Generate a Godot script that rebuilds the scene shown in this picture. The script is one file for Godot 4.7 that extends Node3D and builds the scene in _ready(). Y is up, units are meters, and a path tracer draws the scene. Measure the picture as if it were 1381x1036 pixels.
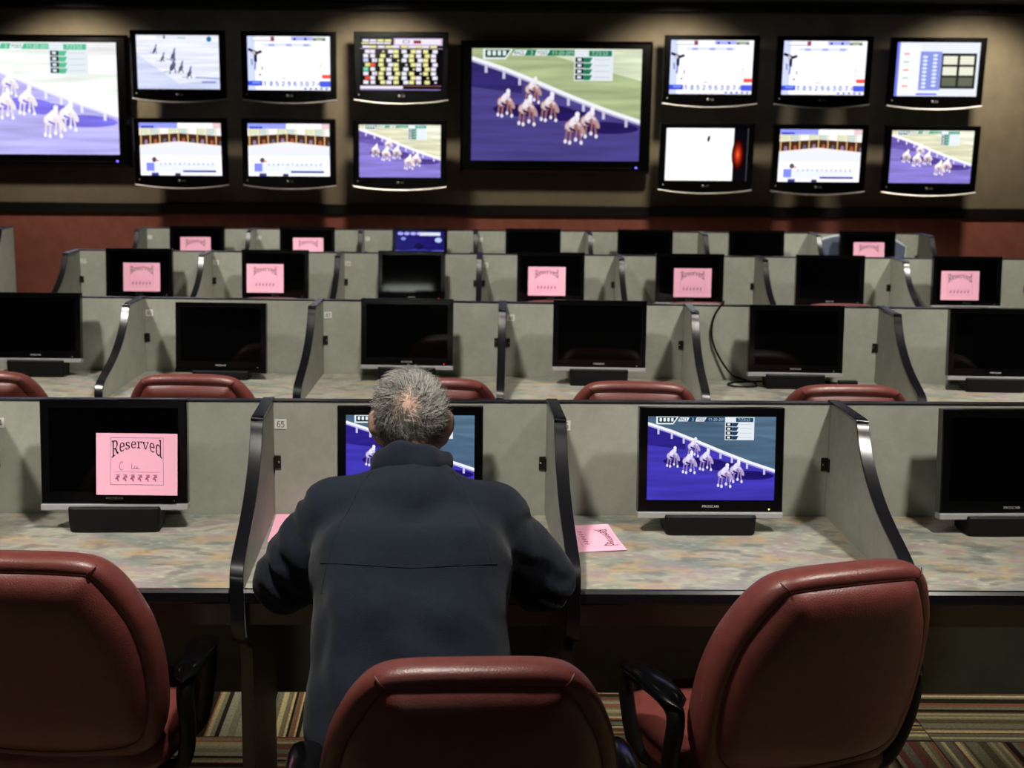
extends Node3D

var M := {}
var names := {}
var rng := RandomNumberGenerator.new()
var serif: SystemFont
var sans: SystemFont
const PANEL_TOP := 1.072
const DESK := 0.762
const ROW_Z := [0.0, -2.039, -4.149, -5.853]
const ROW_A := [-0.0099, 0.0494, 0.0311, 0.0123]

func _ready() -> void:
	rng.seed = 7
	setup_camera()
	setup_environment()
	make_materials()
	build_lights()
	build_room()
	build_benches()
	build_wall_screens()
	build_monitors()
	build_chairs()
	build_person()
	build_papers()
	build_small_things()

# ------------------------------------------------------------------ camera, light
func setup_camera() -> void:
	var cam := Camera3D.new()
	cam.name = "camera"
	add_child(cam)
	var lens := CameraAttributesPhysical.new()
	lens.frustum_focal_length = 50.0
	lens.exposure_aperture = 7.0
	lens.frustum_focus_distance = 3.0
	lens.frustum_near = 0.05
	lens.frustum_far = 60.0
	cam.attributes = lens
	var f := 1850.0
	cam.projection = Camera3D.PROJECTION_FRUSTUM
	cam.near = 0.05
	cam.far = 60.0
	cam.size = 1036.0 / f * cam.near
	cam.frustum_offset = Vector2((690.5 - 600.0) / f, 0.0) * cam.near
	var b := Basis.from_euler(Vector3(-0.1889, 0, 0))
	b = b * Basis(Vector3(0, 0, 1), 0.0069)
	cam.transform = Transform3D(b, Vector3(0, 1.8, 3.567))
	cam.current = true

func setup_environment() -> void:
	var e := Environment.new()
	e.background_mode = Environment.BG_COLOR
	e.background_color = Color.BLACK
	e.tonemap_mode = Environment.TONE_MAPPER_LINEAR
	e.tonemap_exposure = 1.0
	e.sdfgi_enabled = true
	e.ssao_enabled = true
	e.ssil_enabled = true
	var w := WorldEnvironment.new()
	w.name = "world_environment"
	w.environment = e
	add_child(w)

const CEILING := 2.70

func build_lights() -> void:
	# recessed cans over the aisle behind every row of desks, and wall washers in front of the screens
	var n := 0
	var xs := [-1.95, -0.24, 1.5, 3.2]
	var row_names := ["front row of carrels", "second row of carrels", "third row of carrels", "far row of carrels"]
	var spots := ["first", "second", "third", "fourth"]
	for r in 4:
		for i in 4:
			can_light(Vector3(xs[i], CEILING, ROW_Z[r] + 1.22), 5.5, 41.0, 0.6, Vector3(0, -1, -0.36), Color(1.0, 0.975, 0.93),
				"round recessed ceiling downlight above %s, %s along the row" % [row_names[r], spots[i]], "downlights over the desks")
	for i in 4:
		can_light(Vector3([-2.85, -0.5, 1.75, 4.0][i], CEILING, -6.5), 3.0, 52.0, 0.7, Vector3(0, -1, -0.8), Color(1.0, 0.94, 0.84),
			"round recessed wall washer lighting the television wall, %s along it" % spots[i], "wall washers over the televisions")

func can_light(at: Vector3, energy: float, angle: float, blend: float, towards: Vector3, colour: Color, label: String, group: String) -> void:
	var o := thing("ceiling_downlight", label, "ceiling light", at, 0.0, group)
	var s := begin()
	lathe(s, [Vector2(0.095, -0.001), Vector2(0.105, -0.012), Vector2(0.122, -0.010), Vector2(0.128, 0.0)], 24)
	done(s, "trim_ring", M.white_plastic, o)
	s = begin()
	lathe(s, [Vector2(0.0, -0.004), Vector2(0.095, -0.004)], 24)
	done(s, "lens", M.lamp_glow, o)
	var l := SpotLight3D.new()
	l.name = "spot_light"
	l.light_energy = energy
	l.light_color = colour
	l.light_size = 0.09
	l.spot_range = 14.0
	l.spot_attenuation = 2.0
	l.spot_angle = angle
	l.spot_angle_attenuation = blend
	l.shadow_enabled = true
	o.add_child(l)
	l.position = Vector3(0, -0.03, 0)
	l.look_at_from_position(at + l.position, at + l.position + towards, Vector3(0, 0, 1) if absf(towards.normalized().y) > 0.999 else Vector3.UP)

# ------------------------------------------------------------------ helpers: nodes
func numbered(called: String) -> String:
	var k: int = names.get(called, 0)
	names[called] = k + 1
	return called if k == 0 else "%s_%03d" % [called, k]

func thing(called: String, label: String, category: String, at := Vector3.ZERO, turn := 0.0, group := "") -> Node3D:
	var o := Node3D.new()
	o.name = numbered(called)
	add_child(o)
	o.position = at
	o.rotation.y = turn
	tag(o, label, category, group)
	return o

func tag(o: Node, label: String, category: String, group := "") -> void:
	o.set_meta("label", label)
	o.set_meta("category", category)
	if group != "":
		o.set_meta("group", group)

func place_copy(root: Node3D, at: Vector3, turn: float, label: String) -> Node3D:
	var base_name := String(root.name).rstrip("0123456789").trim_suffix("_")
	var r: Node3D = root.duplicate()
	r.name = numbered(base_name)
	add_child(r)
	r.position = at
	r.rotation.y = turn
	r.set_meta("label", label)
	return r

func row_point(r: int, x: float, y: float, z: float) -> Vector3:
	var a: float = ROW_A[r]
	return Vector3(0.3 + x * cos(a) - z * sin(a), y, ROW_Z[r] + x * sin(a) + z * cos(a))

func begin() -> SurfaceTool:
	var s := SurfaceTool.new()
	s.begin(Mesh.PRIMITIVE_TRIANGLES)
	return s

func mesh_of(s: SurfaceTool, m: Material) -> ArrayMesh:
	s.generate_normals()
	s.set_material(m)
	return s.commit()

func done(s: SurfaceTool, called: String, m: Material, parent: Node = null) -> MeshInstance3D:
	return put(mesh_of(s, m), called, parent)

func put(mesh: Mesh, called: String, parent: Node = null, at := Vector3.ZERO) -> MeshInstance3D:
	var o := MeshInstance3D.new()
	o.mesh = mesh
	o.position = at
	if parent == null:
		o.name = numbered(called)
		add_child(o)
	else:
		o.name = called
		parent.add_child(o, true)
	return o

func structure(s: SurfaceTool, called: String, m: Material, parent: Node = null) -> MeshInstance3D:
	var o := done(s, called, m, parent)
	if parent == null:
		o.set_meta("kind", "structure")
	return o

# ------------------------------------------------------------------ helpers: shapes (corners given counter-clockwise as seen from outside)
func tri(s: SurfaceTool, a: Vector3, b: Vector3, c: Vector3) -> void:
	s.add_vertex(a)
	s.add_vertex(c)
	s.add_vertex(b)

func quad(s: SurfaceTool, a: Vector3, b: Vector3, c: Vector3, d: Vector3) -> void:
	tri(s, a, b, c)
	tri(s, a, c, d)

func quad_uv(s: SurfaceTool, a: Vector3, b: Vector3, c: Vector3, d: Vector3) -> void:
	# a lower left, b lower right, c upper right, d upper left
	var p := [a, c, b, a, d, c]
	var t := [Vector2(0, 1), Vector2(1, 0), Vector2(1, 1), Vector2(0, 1), Vector2(0, 0), Vector2(1, 0)]
	for i in 6:
		s.set_uv(t[i])
		s.add_vertex(p[i])

func box(s: SurfaceTool, c: Vector3, size: Vector3, bevel := 0.0, b := Basis()) -> void:
	s.set_smooth_group(-1)
	var h := size / 2.0
	var e := minf(bevel, minf(h.x, minf(h.y, h.z)) * 0.98)
	var f := func(x: float, y: float, z: float) -> Vector3: return c + b * Vector3(x, y, z)
	for sg: float in [-1.0, 1.0]:
		var q := [[-1, -1], [1, -1], [1, 1], [-1, 1]]
		if sg < 0:
			q.reverse()
		var ix: float = h.x - e
		var iy: float = h.y - e
		var iz: float = h.z - e
		quad(s, f.call(q[0][0] * ix, q[0][1] * iy, sg * h.z), f.call(q[1][0] * ix, q[1][1] * iy, sg * h.z), f.call(q[2][0] * ix, q[2][1] * iy, sg * h.z), f.call(q[3][0] * ix, q[3][1] * iy, sg * h.z))
		quad(s, f.call(sg * h.x, q[0][0] * iy, q[0][1] * iz), f.call(sg * h.x, q[1][0] * iy, q[1][1] * iz), f.call(sg * h.x, q[2][0] * iy, q[2][1] * iz), f.call(sg * h.x, q[3][0] * iy, q[3][1] * iz))
		quad(s, f.call(q[0][1] * ix, sg * h.y, q[0][0] * iz), f.call(q[1][1] * ix, sg * h.y, q[1][0] * iz), f.call(q[2][1] * ix, sg * h.y, q[2][0] * iz), f.call(q[3][1] * ix, sg * h.y, q[3][0] * iz))
	if e <= 0.0:
		return
	for i in 3:
		var j := (i + 1) % 3
		var k := (i + 2) % 3
		for sj: float in [-1.0, 1.0]:
			for sk: float in [-1.0, 1.0]:
				var p: Array[Vector3] = []
				for t in 4:
					var v := Vector3.ZERO
					v[i] = (h[i] - e) * (-1.0 if t == 0 or t == 3 else 1.0)
					v[j] = sj * (h[j] - (e if t >= 2 else 0.0))
					v[k] = sk * (h[k] - (0.0 if t >= 2 else e))
					p.append(c + b * v)
				if sj * sk > 0:
					quad(s, p[0], p[1], p[2], p[3])
				else:
					quad(s, p[3], p[2], p[1], p[0])
	for sx: float in [-1.0, 1.0]:
		for sy: float in [-1.0, 1.0]:
			for sz: float in [-1.0, 1.0]:
				var a := c + b * Vector3(sx * h.x, sy * (h.y - e), sz * (h.z - e))
				var d := c + b * Vector3(sx * (h.x - e), sy * h.y, sz * (h.z - e))
				var g := c + b * Vector3(sx * (h.x - e), sy * (h.y - e), sz * h.z)
				if sx * sy * sz > 0:
					tri(s, a, d, g)
				else:
					tri(s, a, g, d)

func loft(s: SurfaceTool, rings: Array, closed := true, smooth := true, cap := false, group := 0) -> void:
	s.set_smooth_group(group if smooth else -1)
	for i in rings.size() - 1:
		var p: PackedVector3Array = rings[i]
		var q: PackedVector3Array = rings[i + 1]
		var n := p.size()
		for j in (n if closed else n - 1):
			var k := (j + 1) % n
			if p[j].distance_squared_to(p[k]) > 1e-14:
				tri(s, p[j], p[k], q[k])
			if q[j].distance_squared_to(q[k]) > 1e-14:
				tri(s, p[j], q[k], q[j])
	if cap:
		s.set_smooth_group(-1)
		var a: PackedVector3Array = rings[0]
		var z: PackedVector3Array = rings[rings.size() - 1]
		for j in range(1, a.size() - 1):
			tri(s, a[0], a[j + 1], a[j])
			tri(s, z[0], z[j], z[j + 1])

func lathe(s: SurfaceTool, profile: Array, sides: int, at := Vector3.ZERO, b := Basis()) -> void:
	var rings := []
	for p: Vector2 in profile:
		var ring := PackedVector3Array()
		for k in sides:
			var a := -TAU * k / sides
			ring.append(at + b * Vector3(cos(a) * p.x, p.y, sin(a) * p.x))
		rings.append(ring)
	loft(s, rings)

func tube(s: SurfaceTool, path: Array, r: float, sides := 8, flat := 1.0, r_end := -1.0) -> void:
	var rings := []
	var up := Vector3.UP
	var n := path.size()
	for i in n:
		var d: Vector3 = (path[mini(i + 1, n - 1)] - path[maxi(i - 1, 0)]).normalized()
		if absf(d.dot(up)) > 0.95:
			up = Vector3(0, 0, 1) if absf(d.z) < 0.9 else Vector3(1, 0, 0)
		var x := d.cross(up).normalized()
		var y := x.cross(d).normalized()
		up = y
		var rr := r if r_end < 0.0 else lerpf(r, r_end, float(i) / (n - 1))
		var ring := PackedVector3Array()
		for k in sides:
			var a := TAU * k / sides
			ring.append(path[i] + x * cos(a) * rr * flat + y * sin(a) * rr)
		rings.append(ring)
	loft(s, rings, true, true, true)

func smooth_path(pts: Array, steps := 6) -> Array:
	var out := []
	for i in pts.size() - 1:
		var a: Vector3 = pts[maxi(i - 1, 0)]
		var b: Vector3 = pts[i]
		var c: Vector3 = pts[i + 1]
		var d: Vector3 = pts[mini(i + 2, pts.size() - 1)]
		for k in steps:
			out.append(b.cubic_interpolate(c, a, d, float(k) / steps))
	out.append(pts[pts.size() - 1])
	return out

func prism(s: SurfaceTool, poly: PackedVector2Array, depth: float, f: Callable, bevel := 0.0) -> void:
	# f(u, v, w) -> point; poly in (u, v), w runs from -depth/2 to depth/2
	if Geometry2D.is_polygon_clockwise(poly):
		poly.reverse()
	s.set_smooth_group(-1)
	var inner := poly
	if bevel > 0.0:
		inner = inset(poly, bevel)
	var ids := Geometry2D.triangulate_polygon(inner)
	var h := depth / 2.0
	for i in range(0, ids.size(), 3):
		var a := inner[ids[i]]
		var b := inner[ids[i + 1]]
		var c := inner[ids[i + 2]]
		if (b - a).cross(c - a) < 0:
			var t := b
			b = c
			c = t
		tri(s, f.call(a.x, a.y, h), f.call(b.x, b.y, h), f.call(c.x, c.y, h))
		tri(s, f.call(a.x, a.y, -h), f.call(c.x, c.y, -h), f.call(b.x, b.y, -h))
	var n := poly.size()
	for i in n:
		var a := poly[i]
		var b := poly[(i + 1) % n]
		quad(s, f.call(a.x, a.y, -h + bevel), f.call(b.x, b.y, -h + bevel), f.call(b.x, b.y, h - bevel), f.call(a.x, a.y, h - bevel))
		if bevel > 0.0:
			var c := inner[i]
			var d := inner[(i + 1) % n]
			quad(s, f.call(a.x, a.y, h - bevel), f.call(b.x, b.y, h - bevel), f.call(d.x, d.y, h), f.call(c.x, c.y, h))
			quad(s, f.call(b.x, b.y, -h + bevel), f.call(a.x, a.y, -h + bevel), f.call(c.x, c.y, -h), f.call(d.x, d.y, -h))

func inset(poly: PackedVector2Array, e: float) -> PackedVector2Array:
	var out := PackedVector2Array()
	var n := poly.size()
	for i in n:
		var d0 := (poly[i] - poly[(i + n - 1) % n]).normalized()
		var d1 := (poly[(i + 1) % n] - poly[i]).normalized()
		var n0 := Vector2(-d0.y, d0.x)
		var n1 := Vector2(-d1.y, d1.x)
		var m := (n0 + n1).normalized()
		out.append(poly[i] + m * e / maxf(m.dot(n0), 0.4))
	return out

func text_points(text: String, font: Font, height: float) -> Dictionary:
	# triangles of flat lettering, baseline origin, scaled so that capitals are about `height` tall; centred in x
	var t := TextMesh.new()
	t.text = text
	t.font = font
	t.font_size = 64
	t.pixel_size = 0.01
	t.depth = 0.0
	t.horizontal_alignment = HORIZONTAL_ALIGNMENT_LEFT
	t.vertical_alignment = VERTICAL_ALIGNMENT_BOTTOM
	var out := PackedVector2Array()
	var a := t.surface_get_arrays(0)
	var v: PackedVector3Array = a[Mesh.ARRAY_VERTEX]
	var nrm: PackedVector3Array = a[Mesh.ARRAY_NORMAL]
	var ids = a[Mesh.ARRAY_INDEX]
	var index: PackedInt32Array = ids if ids != null and ids.size() > 0 else PackedInt32Array(range(v.size()))
	for i in range(0, index.size(), 3):
		if nrm[index[i]].z > 0.5:
			for k in 3:
				out.append(Vector2(v[index[i + k]].x, v[index[i + k]].y))
	var lo := Vector2(1e9, 1e9)
	var hi := -lo
	for p in out:
		lo = lo.min(p)
		hi = hi.max(p)
	var scale := height / maxf(hi.y - lo.y, 1e-6)
	for i in out.size():
		out[i] = (out[i] - Vector2((lo.x + hi.x) / 2.0, lo.y)) * scale
	return {"tris": out, "width": (hi.x - lo.x) * scale}

func lettering(s: SurfaceTool, text: String, font: Font, height: float, f: Callable, width := -1.0) -> void:
	# f(u, v) -> point on the surface; u is centred
	var d := text_points(text, font, height)
	var k: float = 1.0 if width < 0.0 else width / d.width
	var p: PackedVector2Array = d.tris
	s.set_smooth_group(-1)
	for i in range(0, p.size(), 3):
		var a := p[i] * Vector2(k, 1)
		var b := p[i + 1] * Vector2(k, 1)
		var c := p[i + 2] * Vector2(k, 1)
		if (b - a).cross(c - a) < 0:
			var t := b
			b = c
			c = t
		tri(s, f.call(a.x, a.y), f.call(b.x, b.y), f.call(c.x, c.y))

# ------------------------------------------------------------------ materials
func mat(colour: Color, rough := 0.6, metal := 0.0, spec := 0.5) -> StandardMaterial3D:
	var m := StandardMaterial3D.new()
	m.albedo_color = colour
	m.roughness = rough
	m.metallic = metal
	m.metallic_specular = spec
	return m

func noise(seed_: int, freq: float, octaves := 4, type := FastNoiseLite.TYPE_SIMPLEX_SMOOTH) -> FastNoiseLite:
	var n := FastNoiseLite.new()
	n.seed = seed_
	n.noise_type = type
	n.frequency = freq
	n.fractal_octaves = octaves
	return n

func grey(seed_: int, freq: float, size: int, octaves := 4) -> PackedByteArray:
	return noise(seed_, freq, octaves).get_seamless_image(size, size).get_data()

func tex(im: Image) -> ImageTexture:
	return ImageTexture.create_from_image(im)

func triplanar(m: StandardMaterial3D, scale: Vector3, in_world := false) -> StandardMaterial3D:
	m.uv1_triplanar = true
	m.uv1_world_triplanar = in_world
	m.uv1_scale = scale
	m.uv1_triplanar_sharpness = 4.0
	return m

func rgb_image(size: int, f: Callable) -> Image:
	var d := PackedByteArray()
	d.resize(size * size * 3)
	for i in size * size:
		var c: Color = f.call(i)
		d[i * 3] = clampi(int(c.r * 255.0), 0, 255)
		d[i * 3 + 1] = clampi(int(c.g * 255.0), 0, 255)
		d[i * 3 + 2] = clampi(int(c.b * 255.0), 0, 255)
	return Image.create_from_data(size, size, false, Image.FORMAT_RGB8, d)

func bump(m: StandardMaterial3D, seed_: int, freq: float, size: int, strength: float) -> void:
	var im := noise(seed_, freq, 4).get_seamless_image(size, size)
	im.convert(Image.FORMAT_RGBA8)
	im.bump_map_to_normal_map(strength)
	m.normal_enabled = true
	m.normal_texture = tex(im)

func make_materials() -> void:
	serif = SystemFont.new()
	serif.font_names = PackedStringArray(["Droid Serif"])
	sans = SystemFont.new()
	sans.font_names = PackedStringArray(["Droid Sans"])
	# mottled grey-beige laminate of the carrel panels
	var size := 256
	var a := grey(11, 0.012, size, 5)
	var b := grey(12, 0.05, size, 4)
	var c := grey(13, 0.3, size, 2)
	var m := mat(Color.WHITE, 0.62, 0.0, 0.35)
	m.albedo_texture = tex(rgb_image(size, func(i: int) -> Color:
		var t: float = (a[i] * 0.45 + b[i] * 0.35 + c[i] * 0.2) / 255.0
		var col := Color(0.555, 0.565, 0.525).lerp(Color(0.655, 0.665, 0.62), t)
		if c[i] > 236:
			col = col.lerp(Color(0.36, 0.34, 0.30), 0.5)
		return col))
	M.laminate = triplanar(m, Vector3(2.0, 2.0, 2.0))
	# slate pattern worktop
	size = 512
	var d := grey(21, 0.009, size, 5)
	var e := grey(22, 0.013, size, 5)
	var g := grey(23, 0.018, size, 5)
	var h := grey(24, 0.06, size, 4)
	m = mat(Color.WHITE, 0.42, 0.0, 0.45)
	m.albedo_texture = tex(rgb_image(size, func(i: int) -> Color:
		var t: float = d[i] / 255.0
		var u: float = e[i] / 255.0
		var w: float = g[i] / 255.0
		var k: float = h[i] / 255.0
		var col := Color(0.565, 0.565, 0.515).lerp(Color(0.45, 0.48, 0.45), smoothstep(0.42, 0.75, t))
		col = col.lerp(Color(0.61, 0.52, 0.41), 0.75 * smoothstep(0.54, 0.80, u))
		col = col.lerp(Color(0.53, 0.47, 0.49), 0.7 * smoothstep(0.55, 0.75, w))
		col = col.lerp(Color(0.36, 0.36, 0.36), 0.6 * smoothstep(0.44, 0.2, w))
		col = col.lerp(Color(0.68, 0.65, 0.57), 0.6 * smoothstep(0.6, 0.85, k) * smoothstep(0.55, 0.3, u))
		return col * (1.04 + 0.14 * k)))
	M.worktop = triplanar(m, Vector3(0.75, 1.2, 1.35))
	M.edge_band = mat(Color(0.055, 0.055, 0.075), 0.27, 0.0, 0.6)
	M.black_gloss = mat(Color(0.025, 0.025, 0.028), 0.16, 0.0, 0.5)
	M.black_matte = mat(Color(0.025, 0.025, 0.027), 0.5, 0.0, 0.35)
	M.dark_glass = mat(Color(0.010, 0.010, 0.011), 0.04, 0.0, 0.34)
	M.silver = mat(Color(0.66, 0.66, 0.67), 0.38, 0.35)
	M.chrome = mat(Color(0.6, 0.6, 0.6), 0.22, 1.0)
	M.white_plastic = mat(Color(0.82, 0.82, 0.80), 0.45)
	M.white_print = mat(Color(0.75, 0.75, 0.74), 0.6)
	M.grey_print = mat(Color(0.5, 0.5, 0.5), 0.6)
	M.bracket = mat(Color(0.17, 0.145, 0.12), 0.4, 0.6)
	M.black_ink = mat(Color(0.10, 0.07, 0.10), 0.8)
	M.violet_ink = mat(Color(0.36, 0.20, 0.46), 0.8)
	M.faded_ink = mat(Color(0.66, 0.36, 0.52), 0.9)
	M.pink_paper = mat(Color(0.985, 0.725, 0.825), 0.85, 0.0, 0.2)
	M.white_paper = mat(Color(0.86, 0.86, 0.83), 0.85, 0.0, 0.2)
	M.apron = triplanar(mat(Color(0.42, 0.37, 0.29), 0.6), Vector3.ONE)
	M.lamp_glow = mat(Color(0.9, 0.9, 0.88), 0.5)
	M.lamp_glow.emission_enabled = true
	M.lamp_glow.emission = Color(1.0, 0.93, 0.8)
	M.lamp_glow.emission_energy_multiplier = 2.0
	M.daylight = mat(Color(0.9, 0.9, 0.9), 0.3)
	M.daylight.emission_enabled = true
	M.daylight.emission = Color(0.96, 1.0, 0.95)
	M.daylight.emission_energy_multiplier = 20.0
	M.blind = mat(Color(0.75, 0.74, 0.68), 0.8)
	M.blind.backlight_enabled = true
	M.blind.backlight = Color(0.45, 0.45, 0.4)
	for k in [["led_red", Color(1, 0.1, 0.08), 1.4], ["led_blue", Color(0.45, 0.4, 1.0), 2.5], ["led_green", Color(0.9, 0.95, 0.5), 1.5]]:
		var q := mat(Color(0.1, 0.1, 0.1), 0.4)
		q.emission_enabled = true
		q.emission = k[1]
		q.emission_energy_multiplier = k[2]
		M[k[0]] = q
	# oxblood leather
	size = 256
	var la := grey(31, 0.02, size, 4)
	m = mat(Color.WHITE, 0.40, 0.0, 0.5)
	m.albedo_texture = tex(rgb_image(size, func(i: int) -> Color: return Color(0.37, 0.18, 0.165).lerp(Color(0.42, 0.215, 0.195), la[i] / 255.0)))
	bump(m, 32, 0.16, 256, 2.0)
	m.normal_scale = 0.35
	M.leather = triplanar(m, Vector3(6, 6, 6))
	M.piping = mat(Color(0.30, 0.115, 0.105), 0.45)
	M.blue_fabric = mat(Color(0.36, 0.40, 0.47), 0.9, 0.0, 0.2)
	M.pale_piping = mat(Color(0.75, 0.77, 0.78), 0.6)
	# navy fleece
	var fa := grey(41, 0.03, size, 4)
	m = mat(Color.WHITE, 0.95, 0.0, 0.15)
	m.albedo_texture = tex(rgb_image(size, func(i: int) -> Color: return Color(0.10, 0.12, 0.155).lerp(Color(0.12, 0.14, 0.18), fa[i] / 255.0)))
	bump(m, 42, 0.2, 256, 3.0)
	m.normal_scale = 0.5
	m.rim_enabled = true
	m.rim = 0.15
	m.rim_tint = 0.7
	M.fleece = triplanar(m, Vector3(7, 7, 7))
	M.stitch = mat(Color(0.21, 0.22, 0.25), 0.9)
	M.denim = mat(Color(0.075, 0.08, 0.10), 0.9)
	M.shoe = mat(Color(0.04, 0.035, 0.03), 0.5)
	m = mat(Color(0.64, 0.505, 0.445), 0.55, 0.0, 0.4)
	m.subsurf_scatter_enabled = true
	m.subsurf_scatter_strength = 0.08
	M.skin = m
	m = mat(Color.WHITE, 0.5, 0.0, 0.4)
	m.vertex_color_use_as_albedo = true
	M.hair = m
	# wall finishes
	var wa := grey(51, 0.02, size, 4)
	var wb := grey(52, 0.25, size, 2)
	m = mat(Color.WHITE, 0.9, 0.0, 0.2)
	m.albedo_texture = tex(rgb_image(size, func(i: int) -> Color: return Color(0.45, 0.42, 0.36).lerp(Color(0.50, 0.465, 0.40), wa[i] / 255.0)))
	M.wall_paint = triplanar(m, Vector3.ONE)
	m = mat(Color.WHITE, 0.97, 0.0, 0.1)
	m.albedo_texture = tex(rgb_image(size, func(i: int) -> Color: return Color(0.54, 0.32, 0.285).lerp(Color(0.68, 0.44, 0.40), (wa[i] * 0.4 + wb[i] * 0.6) / 255.0)))
	M.red_carpet_wall = triplanar(m, Vector3(1.6, 1.6, 1.6))
	M.black_rail = mat(Color(0.03, 0.027, 0.025), 0.5)
	M.dark_wall = mat(Color(0.16, 0.12, 0.11), 0.9)
	M.dark_ceiling = mat(Color(0.12, 0.11, 0.11), 0.95)
	# striped carpet tiles: three cuts of one weave
	var stripes := [Color(0.55, 0.50, 0.36), Color(0.30, 0.27, 0.20), Color(0.37, 0.22, 0.185), Color(0.47, 0.46, 0.38), Color(0.14, 0.12, 0.10), Color(0.66, 0.61, 0.43), Color(0.36, 0.35, 0.30), Color(0.45, 0.30, 0.22), Color(0.40, 0.39, 0.31)]
	var pile := grey(61, 0.3, size, 2)
	for k in 3:
		rng.seed = 90 + k
		var line := []
		while line.size() < size:
			var col: Color = stripes[rng.randi() % stripes.size()]
			for t in rng.randi_range(2, 7) * (2 if rng.randf() < 0.15 else 1):
				line.append(col)
		m = mat(Color.WHITE, 1.0, 0.0, 0.05)
		m.albedo_texture = tex(rgb_image(size, func(i: int) -> Color:
			var col: Color = line[clampi(i / size + int((pile[i] - 128) / 90.0), 0, size - 1)]
			return col * (0.8 + 0.4 * pile[i] / 255.0)))
		m.uv1_scale = Vector3(1, 1, 1)
		M["carpet_%d" % k] = m
	M.carpet_plain = mat(Color(0.40, 0.34, 0.26), 1.0, 0.0, 0.05)

# ------------------------------------------------------------------ the room
func build_room() -> void:
	var x0 := -5.6
	var x1 := 6.4
	var z0 := -7.3
	var z1 := 5.4
	var s := begin()
	box(s, Vector3((x0 + x1) / 2, -0.108, (z0 + z1) / 2), Vector3(x1 - x0 + 0.4, 0.2, z1 - z0 + 0.4))
	var floor_ := structure(s, "floor", M.carpet_plain)
	# carpet tiles, quarter-turned in blocks, near the front row
	var tiles := {}
	for k in 3:
		for turn in 2:
			s = begin()
			s.set_smooth_group(-1)
			var h := 0.2485
			var p := [Vector3(-h, 0, h), Vector3(h, 0, h), Vector3(h, 0, -h), Vector3(-h, 0, -h)]
			var uv := [Vector2(0, 0), Vector2(0.5, 0), Vector2(0.5, 1), Vector2(0, 1)] if turn == 0 else [Vector2(0, 0), Vector2(0, 1), Vector2(0.5, 1), Vector2(0.5, 0)]
			for i in [0, 2, 1, 0, 3, 2]:
				s.set_uv(uv[i])
				s.add_vertex(p[i])
			for i in 4:
				var a: Vector3 = p[i]
				var b: Vector3 = p[(i + 1) % 4]
				var low := Vector3(0, -0.007, 0)
				for v in [a, b, b + low, a, b + low, a + low]:
					s.set_uv(uv[i])
					s.add_vertex(v)
			tiles[[k, turn]] = mesh_of(s, M["carpet_%d" % k])
	for ix in range(-6, 6):
		for iz in range(-5, 6):
			var turn := (1 if iz < 0 else 0) if ix < 0 else (0 if iz < 0 else 1)
			if iz < -1 or iz > 0:
				turn = posmod(ix + iz, 2)
			put(tiles[[posmod(ix * 5 + iz * 3, 3), turn]], "carpet_tile", floor_, Vector3(0.46 + 0.25 + ix * 0.5, 0.0, 0.26 - 0.25 + iz * 0.5))
	s = begin()
	box(s, Vector3((x0 + x1) / 2, CEILING + 0.1, (z0 + z1) / 2), Vector3(x1 - x0 + 0.4, 0.2, z1 - z0 + 0.4))
	structure(s, "ceiling", M.dark_ceiling)
	# television wall: painted above the rail, red carpet below
	s = begin()
	box(s, Vector3((x0 + x1) / 2, (1.12 + CEILING) / 2, z0 - 0.1), Vector3(x1 - x0, CEILING - 1.12, 0.2))
	var wall := structure(s, "wall_front", M.wall_paint)
	s = begin()
	box(s, Vector3((x0 + x1) / 2, 0.56, z0 - 0.095), Vector3(x1 - x0, 1.12, 0.21))
	done(s, "carpeted_dado", M.red_carpet_wall, wall)
	s = begin()
	box(s, Vector3((x0 + x1) / 2, 1.118, z0 + 0.012), Vector3(x1 - x0, 0.085, 0.026), 0.005)
	structure(s, "trim_1", M.black_rail)
	s = begin()
	box(s, Vector3((x0 + x1) / 2, CEILING - 0.035, z0 + 0.05), Vector3(x1 - x0, 0.07, 0.10), 0.008)
	structure(s, "trim_2", M.black_rail)
	for q in [["wall_left", x0 - 0.1, (z0 + z1) / 2, 0.2, z1 - z0], ["wall_right", x1 + 0.1, (z0 + z1) / 2, 0.2, z1 - z0], ["wall_back", (x0 + x1) / 2, z1 + 0.1, x1 - x0, 0.2]]:
		s = begin()
		box(s, Vector3(q[1], CEILING / 2, q[2]), Vector3(q[3], CEILING, q[4]))
		structure(s, q[0], M.dark_wall)

	# lit window with vertical blinds in the back wall; the dark screens mirror it
	s = begin()
	var wc := Vector3(-1.06, 1.76, z1)
	for q in [[0, 0.19, 0.68, 0.04], [0, -0.19, 0.68, 0.04], [-0.32, 0, 0.04, 0.34], [0.32, 0, 0.04, 0.34]]:
		box(s, wc + Vector3(q[0], q[1], -0.02), Vector3(q[2], q[3], 0.04), 0.004)
	var win := structure(s, "window_1", M.white_plastic)
	s = begin()
	box(s, wc + Vector3(0, 0, -0.006), Vector3(0.60, 0.34, 0.006))
	done(s, "lit_window_pane", M.daylight, win)
	for k in 10:
		s = begin()
		box(s, wc + Vector3(-0.27 + k * 0.06, 0.0, -0.05), Vector3(0.045, 0.33, 0.002), 0.0, Basis(Vector3.UP, 0.55))
		done(s, "blind_slat", M.blind, win)

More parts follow.
